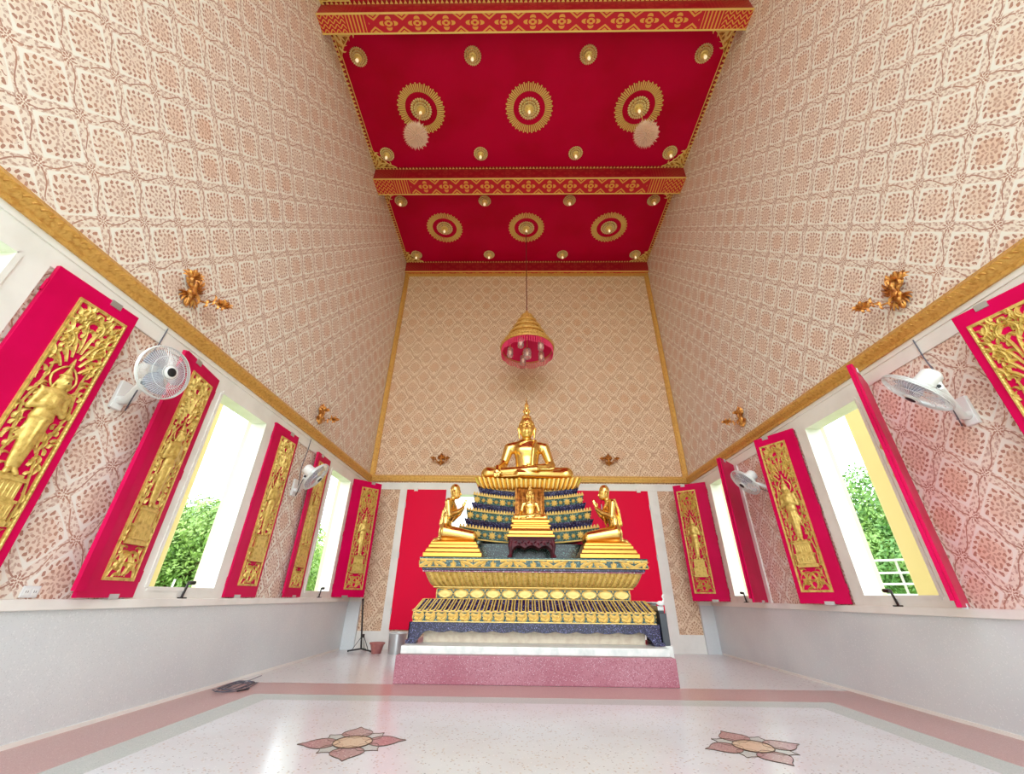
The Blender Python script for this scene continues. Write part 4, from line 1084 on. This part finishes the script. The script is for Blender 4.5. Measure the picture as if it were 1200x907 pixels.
o = link('figure', buddha(False), t); o.location = (0, .03, .272); o.scale = (.33, .36, .42)

def disciple():
    s = SDF(np.arange(-.52, .56, .0075), np.arange(-.28, .281, .0075), nonuni([(-.02, .56, .008), (.56, .98, .0062)]))
    for k in (-1, 1):
        s.cap((-.20, k * .085, .165), (.40, k * .10, .095), .115, .085, .03)                 # thighs
        s.cap((.42, k * .10, .075), (-.22, k * .09, .062), .072, .06, .015)                   # shins on the ground
        s.cap((-.24, k * .085, .055), (-.40, k * .075, .04), .048, .03, .02)                  # feet
        for f in range(5): s.cap((-.40, k * (.045 + .016 * f), .034), (-.455 + .01 * f, k * (.045 + .017 * f), .026), .012, .010, .004)
        s.chain([(-.15, k * .175, .60), (-.10, k * .205, .40), (.06, k * .09, .47), (.145, k * .022, .54)], [.068, .052, .042, .03], .018)
        s.cap((.145, k * .021, .54), (.17, k * .018, .60), .027, .024, .01, sq=(1, .6, 1))     # palms together
        for f in range(4): s.chain([(.150 + .015 * f, k * .014, .60), (.172 + .014 * f, k * .012, .65), (.19 + .012 * f, k * .010, .69 - .012 * abs(f - 1))], [.0088, .008, .006], .003)
        s.chain([(.13, k * .02, .57), (.125, k * .012, .605), (.135, k * .01, .635)], [.011, .010, .008], .004)
        s.chain([(-.055, k * .093, .80), (-.06, k * .105, .775), (-.052, k * .098, .72)], [.014, .02, .013], .006)
        s.ell((.045, k * .036, .79), (.016, .022, .010), .005); s.chain([(.062, k * .012, .805), (.055, k * .04, .818), (.03, k * .07, .806)], [.006, .006, .004], .004)
    s.cap((-.20, 0, .16), (-.19, 0, .34), .165, .125, .04, sq=(.85, 1, 1)); s.cap((-.19, 0, .34), (-.13, 0, .53), .12, .155, .05, sq=(.75, 1, 1))
    s.cap((-.14, -.12, .595), (-.14, .12, .595), .07, .07, .04); s.cap((-.13, 0, .60), (-.075, 0, .73), .056, .054, .025)
    s.ell((-.045, 0, .80), (.105, .092, .118), .02); s.ell((.015, 0, .735), (.055, .055, .05), .03)
    s.chain([(.06, 0, .80), (.078, 0, .772), (.086, 0, .755)], [.009, .010, .013], .006)
    s.cap((.066, -.022, .722), (.066, .022, .722), .009, .009, .005)
    s.ell((-.055, 0, .835), (.108, .096, .098), .012)                                          # close-cropped hair
    s.chain([(-.20, .13, .66), (-.07, .115, .645), (.0, .03, .55), (-.0, -.06, .42), (-.06, -.12, .30)], [.018] * 5, .008)
    s.chain([(-.22, .12, .66), (-.29, .08, .5), (-.33, .05, .3)], [.03, .03, .03], .015)
    P, F = s.mesh(); me = bpy.data.meshes.new('kneeling_figure'); me.from_pydata(P.tolist(), [], F.tolist()); me.materials.append(M_['gold'])
    me.polygons.foreach_set('use_smooth', [True] * len(F)); me.update(); return me
KN = disciple()
for s, x, lb in ((-1, -1.26, 'golden kneeling disciple statue with joined palms, left end of the altar'), (1, 1.17, 'golden kneeling disciple statue with joined palms, right end of the altar')):
    t = thing('kneeling_statue', lb, 'statue', (x, 6.95, AT + .004), 0, 'kneeling disciple statues')
    mb = MB(); prof = [(.455, 0), (.455, .055), (.43, .075), (.415, .115), (.40, .135), (.385, .14), (.385, .175), (.37, .185), (.355, .225)]
    stack(mb, [(w, -w * .72, w * .72, z) for w, z in prof]); mb.obj('stepped_base', M_['goldbase'], t, bevel=.004)
    o = link('figure', KN, t); o.matrix_local = TR(s * .035, 0, .222, 0 if s < 0 else pi) @ Matrix.Diagonal((.78, .97, 1.05, 1))

# ------------------------------------------------------------------ doors behind the altar
def door(n, x0, x1, hinge, y, lb):
    mb = MB(); mb.box(x0, x1, y - .05, y, .36, 3.28); o = mb.obj('door_%d' % n, M_['redpanel'], None, bevel=.004); struct(o, lb)
    mb = MB()
    for z in (.7, 1.8, 2.9): mb.lathe([(.014, z - .06), (.014, z + .06)], 8, TR(hinge, y - .056, 0))
    mb.obj('hinges', M_['steel'], o)
    return o
door(1, -2.94, -1.985, -2.94, D - .012, 'red door leaf left of the altar')
door(2, .62, 1.735, 1.74, D - .0, 'red door leaf right of the altar'); door(3, 1.742, 2.88, 2.88, D, 'red door leaf at the right of the back wall')
mb = MB()
for x in (-2.72, 2.66): mb.box(x - .045, x + .045, D - .075, D - .02, 3.24, 3.31)
struct(mb.obj('trim_22', M_['white']), 'small white door stops')

# ------------------------------------------------------------------ small things on the floor and walls
t = thing('waste_bin', 'plain white metal bin standing left of the altar platform', 'bin', (-2.60, 9.18, 0))
mb = MB(); mb.lathe([(.001, .0), (.15, 0), (.152, .012), (.172, .33), (.18, .335), (.18, .345), (.168, .345), (.148, .02), (.001, .015)], 32); mb.obj('body', M_['steel'], t, smooth=40)
mb = MB(); mb.tube([(.176 * cos(a * pi / 20), .176 * sin(a * pi / 20), .343) for a in range(40)], .008, 6, closed=True); mb.obj('rim', M_['plastic'], t, smooth=60)
t = thing('clay_pot', 'small dull red pot on the floor beside the dark tripod stand', 'pot', (-2.985, 9.18, 0))
mb = MB(); mb.lathe([(.001, 0), (.085, 0), (.09, .01), (.128, .15), (.145, .15), (.148, .178), (.132, .178), (.115, .15), (.078, .02), (.001, .018)], 28); mb.obj('body', M_['clay'], t, smooth=40)
mb = MB(); mb.lathe([(.001, .10), (.10, .10), (.10, .115), (.001, .125)], 20); mb.obj('soil', M_['dark'], t, smooth=40)
t = thing('tripod_stand', 'dark metal tripod stand in the left back corner below the carved shutter', 'stand', (-3.35, 9.37, 0))
mb = MB(); mb.tube([(0, 0, .04), (-.12, 0, .90)], .017, 10); mb.obj('pole', M_['dark'], t, smooth=60)
mb = MB(); mb.tube([(0, 0, .24), (0, 0, .30)], .028, 10); mb.obj('collar', M_['dark'], t, smooth=50)
mb = MB(); mb.tube([(-.117, 0, .88), (-.124, 0, .93)], .024, 10); mb.obj('clamp_head', M_['dark'], t, smooth=50)
for a in (3.35, -.35, -1.75 + 3.3):
    mb = MB(); mb.tube([(.015 * cos(a), .015 * sin(a), .05), (.24 * cos(a), .24 * sin(a), .02)], .014, 8); mb.tube([(.018 * cos(a), .018 * sin(a), .27), (.17 * cos(a), .17 * sin(a), .04)], .006, 6); lg = mb.obj('leg', M_['dark'], t, smooth=60)
    mb = MB(); mb.sphere((.24 * cos(a), .24 * sin(a), .018), (.02, .02, .018), 8); mb.obj('foot', M_['black'], lg, smooth=60)
mb = MB(); r_ = random.Random(5); P = []
for i in range(110):
    a = i * .33; R = .20 + .06 * sin(i * .11) + .03 * r_.random()
    P.append((-3.62 + R * .55 * cos(a) + .03 * sin(i * .05), 5.85 + R * 1.25 * sin(a), .008 + .02 * (i / 110) + .008 * sin(i)))
mb.tube(P + [(-3.7, 6.3, .012), (-3.74, 6.6, .012)], .0042, 5)
tag(mb.obj('electric_cable', M_['cable'], smooth=60), 'loose coil of thin grey cable on the pink floor border by the left wall', 'cable')
mb = MB(); mb.tube([(-3.46, 5.62, .008), (-3.42, 5.68, .012), (-3.41, 5.75, .009), (-3.43, 5.80, .008)], .008, 6); tag(mb.obj('cable_scrap', M_['black'], smooth=60), 'short dark scrap of cable lying apart from the coil on the left floor', 'cable')
t = thing('wall_socket', 'white double socket plate low on the left wall, just above the ledge', 'socket', (-W, 3.33, .99))
mb = MB(); mb.box(0, .014, -.06, .06, -.035, .045); mb.obj('plate', M_['socket'], t, bevel=.004)
for y in (-.028, .028):
    mb = MB(); mb.box(.014, .017, y - .018, y + .018, -.02, .028); oo = mb.obj('outlet', M_['plastic'], t)
    mb = MB()
    for dy in (-.007, .007): mb.box(.017, .0175, y + dy - .0018, y + dy + .0018, -.002, .012)
    mb.obj('slots', M_['black'], oo)
# side stand with a white tray beyond the altar's right end
mb = MB(); mb.box(1.72, 1.935, 6.66, 7.54, 0, .405); struct(mb.obj('trim_23', M_['marble'], bevel=.01), 'pale marble step beside the altar end')
t = thing('side_stand', 'dark grey side stand pressed against the right end of the altar', 'stand', (1.845, 7.1, .405))
mb = MB(); mb.box(-.03, .07, -.42, .42, 0, .40); mb.box(-.03, .05, -.40, .40, .40, .43); mb.obj('body', mat('dark_slate', (70, 74, 80), .5), t, bevel=.008)
mb = MB(); mb.box(-.03, .06, -.38, .38, .43, .49); mb.obj('ledge', M_['steel'], t, bevel=.006)
t = thing('offering_tray', 'white offering tray on the dark side stand at the altar right end', 'tray', (1.865, 7.10, .896))
mb = MB(); mb.lathe([(.001, 0), (.06, 0), (.05, .012), (.12, .028), (.145, .04), (.145, .05), (.11, .036), (.001, .02)], 24, Matrix.Diagonal((.75, 1.5, 1, 1))); mb.obj('dish', M_['plastic'], t, smooth=40)
t = thing('swan_ornament', 'tiny white swan-necked ornament beside the white offering tray', 'ornament', (1.865, 6.72, .895))
mb = MB(); mb.sphere((0, 0, .035), (.06, .04, .035), 12); mb.obj('body', M_['plastic'], t, smooth=60)
mb = MB(); mb.tube([(.03, 0, .05), (.055, 0, .09), (.04, 0, .125), (.055, 0, .15), (.085, 0, .145)], [.016, .013, .011, .012, .005], 8); mb.obj('neck', M_['plastic'], t, smooth=60)

# ------------------------------------------------------------------ outside
mb = MB(); mb.box(-60, 60, -30, 70, -.75, -.65); struct(mb.obj('ground', M_['lawn']))
for s, y, lb in ((-1, 5.58, 'cream yellow veranda column outside the nearer left window'), (1, 5.76, 'cream yellow veranda column outside the nearer right window')):
    t = thing('veranda_column', lb, 'column', (s * 5.3, y, -.65), 0, 'veranda columns outside the windows')
    mb = MB(); mb.box(-.24, .24, -.27, .27, .3, 5.2); mb.obj('shaft', M_['yellow'], t, bevel=.03)
    mb = MB(); mb.box(-.32, .32, -.35, .35, 0, .3); mb.obj('base', M_['jamb'], t, bevel=.03)
    mb = MB(); stack(mb, [(.25, -.28, .28, 5.2), (.36, -.39, .39, 5.4), (.36, -.39, .39, 5.55)]); mb.obj('capital', M_['jamb'], t)
def crown_mesh(seed, nl, blobs, size, m):
    r = np.random.default_rng(seed); B = np.array(blobs); k = r.integers(0, len(B), nl)
    d = r.normal(size=(nl, 3)); d /= np.linalg.norm(d, axis=1)[:, None]; rad = B[k, 3] * (.55 + .45 * r.random(nl) ** .5)
    rad *= 1 + .14 * np.sin(d[:, 0] * 7 + k) * np.sin(d[:, 2] * 6 + k)
    c = B[k, :3] + d * rad[:, None] * np.array([1, 1, .85])
    n = d + r.normal(size=(nl, 3)) * .55 + np.array([0, 0, .4]); n /= np.linalg.norm(n, axis=1)[:, None]
    a = np.cross(n, r.normal(size=(nl, 3))); a /= np.linalg.norm(a, axis=1)[:, None]; b = np.cross(n, a)
    L = size * (.7 + .6 * r.random(nl))[:, None]
    V = np.stack([c - a * L, c + b * L * .45, c + a * L, c - b * L * .45], 1).reshape(-1, 3)
    me = bpy.data.meshes.new('crown'); me.from_pydata(V.tolist(), [], np.arange(nl * 4).reshape(-1, 4).tolist()); me.materials.append(m); me.update(); return me
r = random.Random(11)
def blobs(h, w, n): return [(r.uniform(-w, w) * .8, r.uniform(-w, w) * .8, h * r.uniform(.42, .86), w * r.uniform(.38, .6)) for _ in range(n)] + [(0, 0, h * .7, w * .6), (0, 0, h * .35, w * .6)]
CR = [crown_mesh(1, 42000, blobs(5.2, 3.4, 16), .09, M_['leafs']), crown_mesh(2, 52000, blobs(8.2, 4.2, 18), .105, M_['leafd']), crown_mesh(3, 9000, blobs(2.2, 1.7, 10), .10, M_['leafs'])]
def tree(x, y, kind, sc, rz, lb, nm='broadleaf_tree'):
    t = thing(nm, lb, 'tree' if kind < 2 else 'bush', (x, y, -.65), rz, 'greenery outside the windows'); t.scale = (sc, sc, sc)
    link('crown', CR[kind], t); h = (5.2, 8.2, 2.2)[kind]
    mb = MB(); P = [(0, 0, -.02), (.06, .03, h * .2), (-.04, .08, h * .45), (.05, 0, h * .7)]; w = h * .028
    mb.tube(P, [w * 1.4, w, w * .8, w * .4], 9)
    for k in range(5): mb.tube([P[1 + k % 2], (cos(k * 1.9) * h * .16, sin(k * 1.9) * h * .16, h * .5), (cos(k * 1.9) * h * .26, sin(k * 1.9) * h * .26, h * .66)], [w * .6, w * .4, w * .15], 6)
    mb.obj('trunk', M_['bark'], t, smooth=60)
tree(-13, 16.6, 0, .93, 0, 'round green tree seen through the nearer left window')
tree(-21, 26, 0, 1.1, 2, 'farther green tree behind the round one through the nearer left window')
tree(-12.5, 25.5, 0, .80, 1, 'green tree seen low in the farther left window')
tree(13.6, 14.9, 1, .71, 0, 'tall dense green tree seen through the nearer right window')
tree(17, 29.5, 1, .8, 2.4, 'dense tree farther back beyond the right side windows')
for x, y, sc, lb in ((8.2, 9.9, .4, 'low green bush below the fence outside the nearer right window'), (9.9, 11.2, .4, 'second low bush, behind the first one outside the nearer right window')): tree(x, y, 2, sc, x, lb, 'garden_bush')
t = thing('boundary_fence', 'white barred fence below the tree outside the nearer right window', 'fence', (8.9, 10.6, -.65), -.72)
for k in range(5):
    mb = MB(); mb.box(-3 + k * 1.5 - .025, -3 + k * 1.5 + .025, -.05, .05, 0, 2.55); mb.obj('post', M_['steel'], t)
for z in (1.75, 1.98, 2.22, 2.5):
    mb = MB(); mb.box(-3.1, 3.1, -.08, -.02, z, z + .045); mb.obj('rail', M_['plastic'], t)
mb = MB(); mb.tube([(-9.0, 11.0, -.65), (-8.9, 11.05, 1.3)], .022, 8); tag(mb.obj('white_pole', M_['plastic'], smooth=60), 'thin white pole outside, low in the nearer left window', 'pole')

# ------------------------------------------------------------------ light and camera
wd = bpy.data.worlds.new('bright_overcast_sky'); S.world = wd; wd.use_nodes = True; nt = wd.node_tree
bg = nt.nodes['Background']
tc = nt.nodes.new('ShaderNodeTexCoord'); sx = nt.nodes.new('ShaderNodeSeparateXYZ'); nt.links.new(tc.outputs['Generated'], sx.inputs[0])
cr = nt.nodes.new('ShaderNodeValToRGB'); cr.color_ramp.elements[0].position = .49; cr.color_ramp.elements[1].position = .52
cr.color_ramp.elements[0].color = (.40, .38, .34, 1); cr.color_ramp.elements[1].color = (.89, 1, 1.06, 1)
mr = nt.nodes.new('ShaderNodeMapRange'); mr.inputs[1].default_value = -1; mr.inputs[2].default_value = 1
nt.links.new(sx.outputs[2], mr.inputs[0]); nt.links.new(mr.outputs[0], cr.inputs[0]); nt.links.new(cr.outputs[0], bg.inputs[0])
bg.inputs['Strength'].default_value = 2.6
cam = bpy.data.cameras.new('camera'); co = bpy.data.objects.new('camera', cam); C.objects.link(co)
R3 = Matrix(((.999874, -.00303224, .01558177), (.01237292, -.46606952, -.88466158), (.00994469, .88474291, -.46597328)))
co.matrix_world = Matrix.Translation((-.247806, 0, 1.0)) @ R3.to_4x4()
cam.sensor_width = 36; cam.lens = 466.025 / 1200 * 36; cam.clip_start = .05; cam.clip_end = 300
S.camera = co
S.view_settings.view_transform = 'Standard'; S.view_settings.look = 'None'; S.view_settings.gamma = 1
S.view_settings.use_curve_mapping = False; S.view_settings.exposure = 0.9
S.cycles.max_bounces = 10; S.cycles.diffuse_bounces = 6; S.cycles.transparent_max_bounces = 16
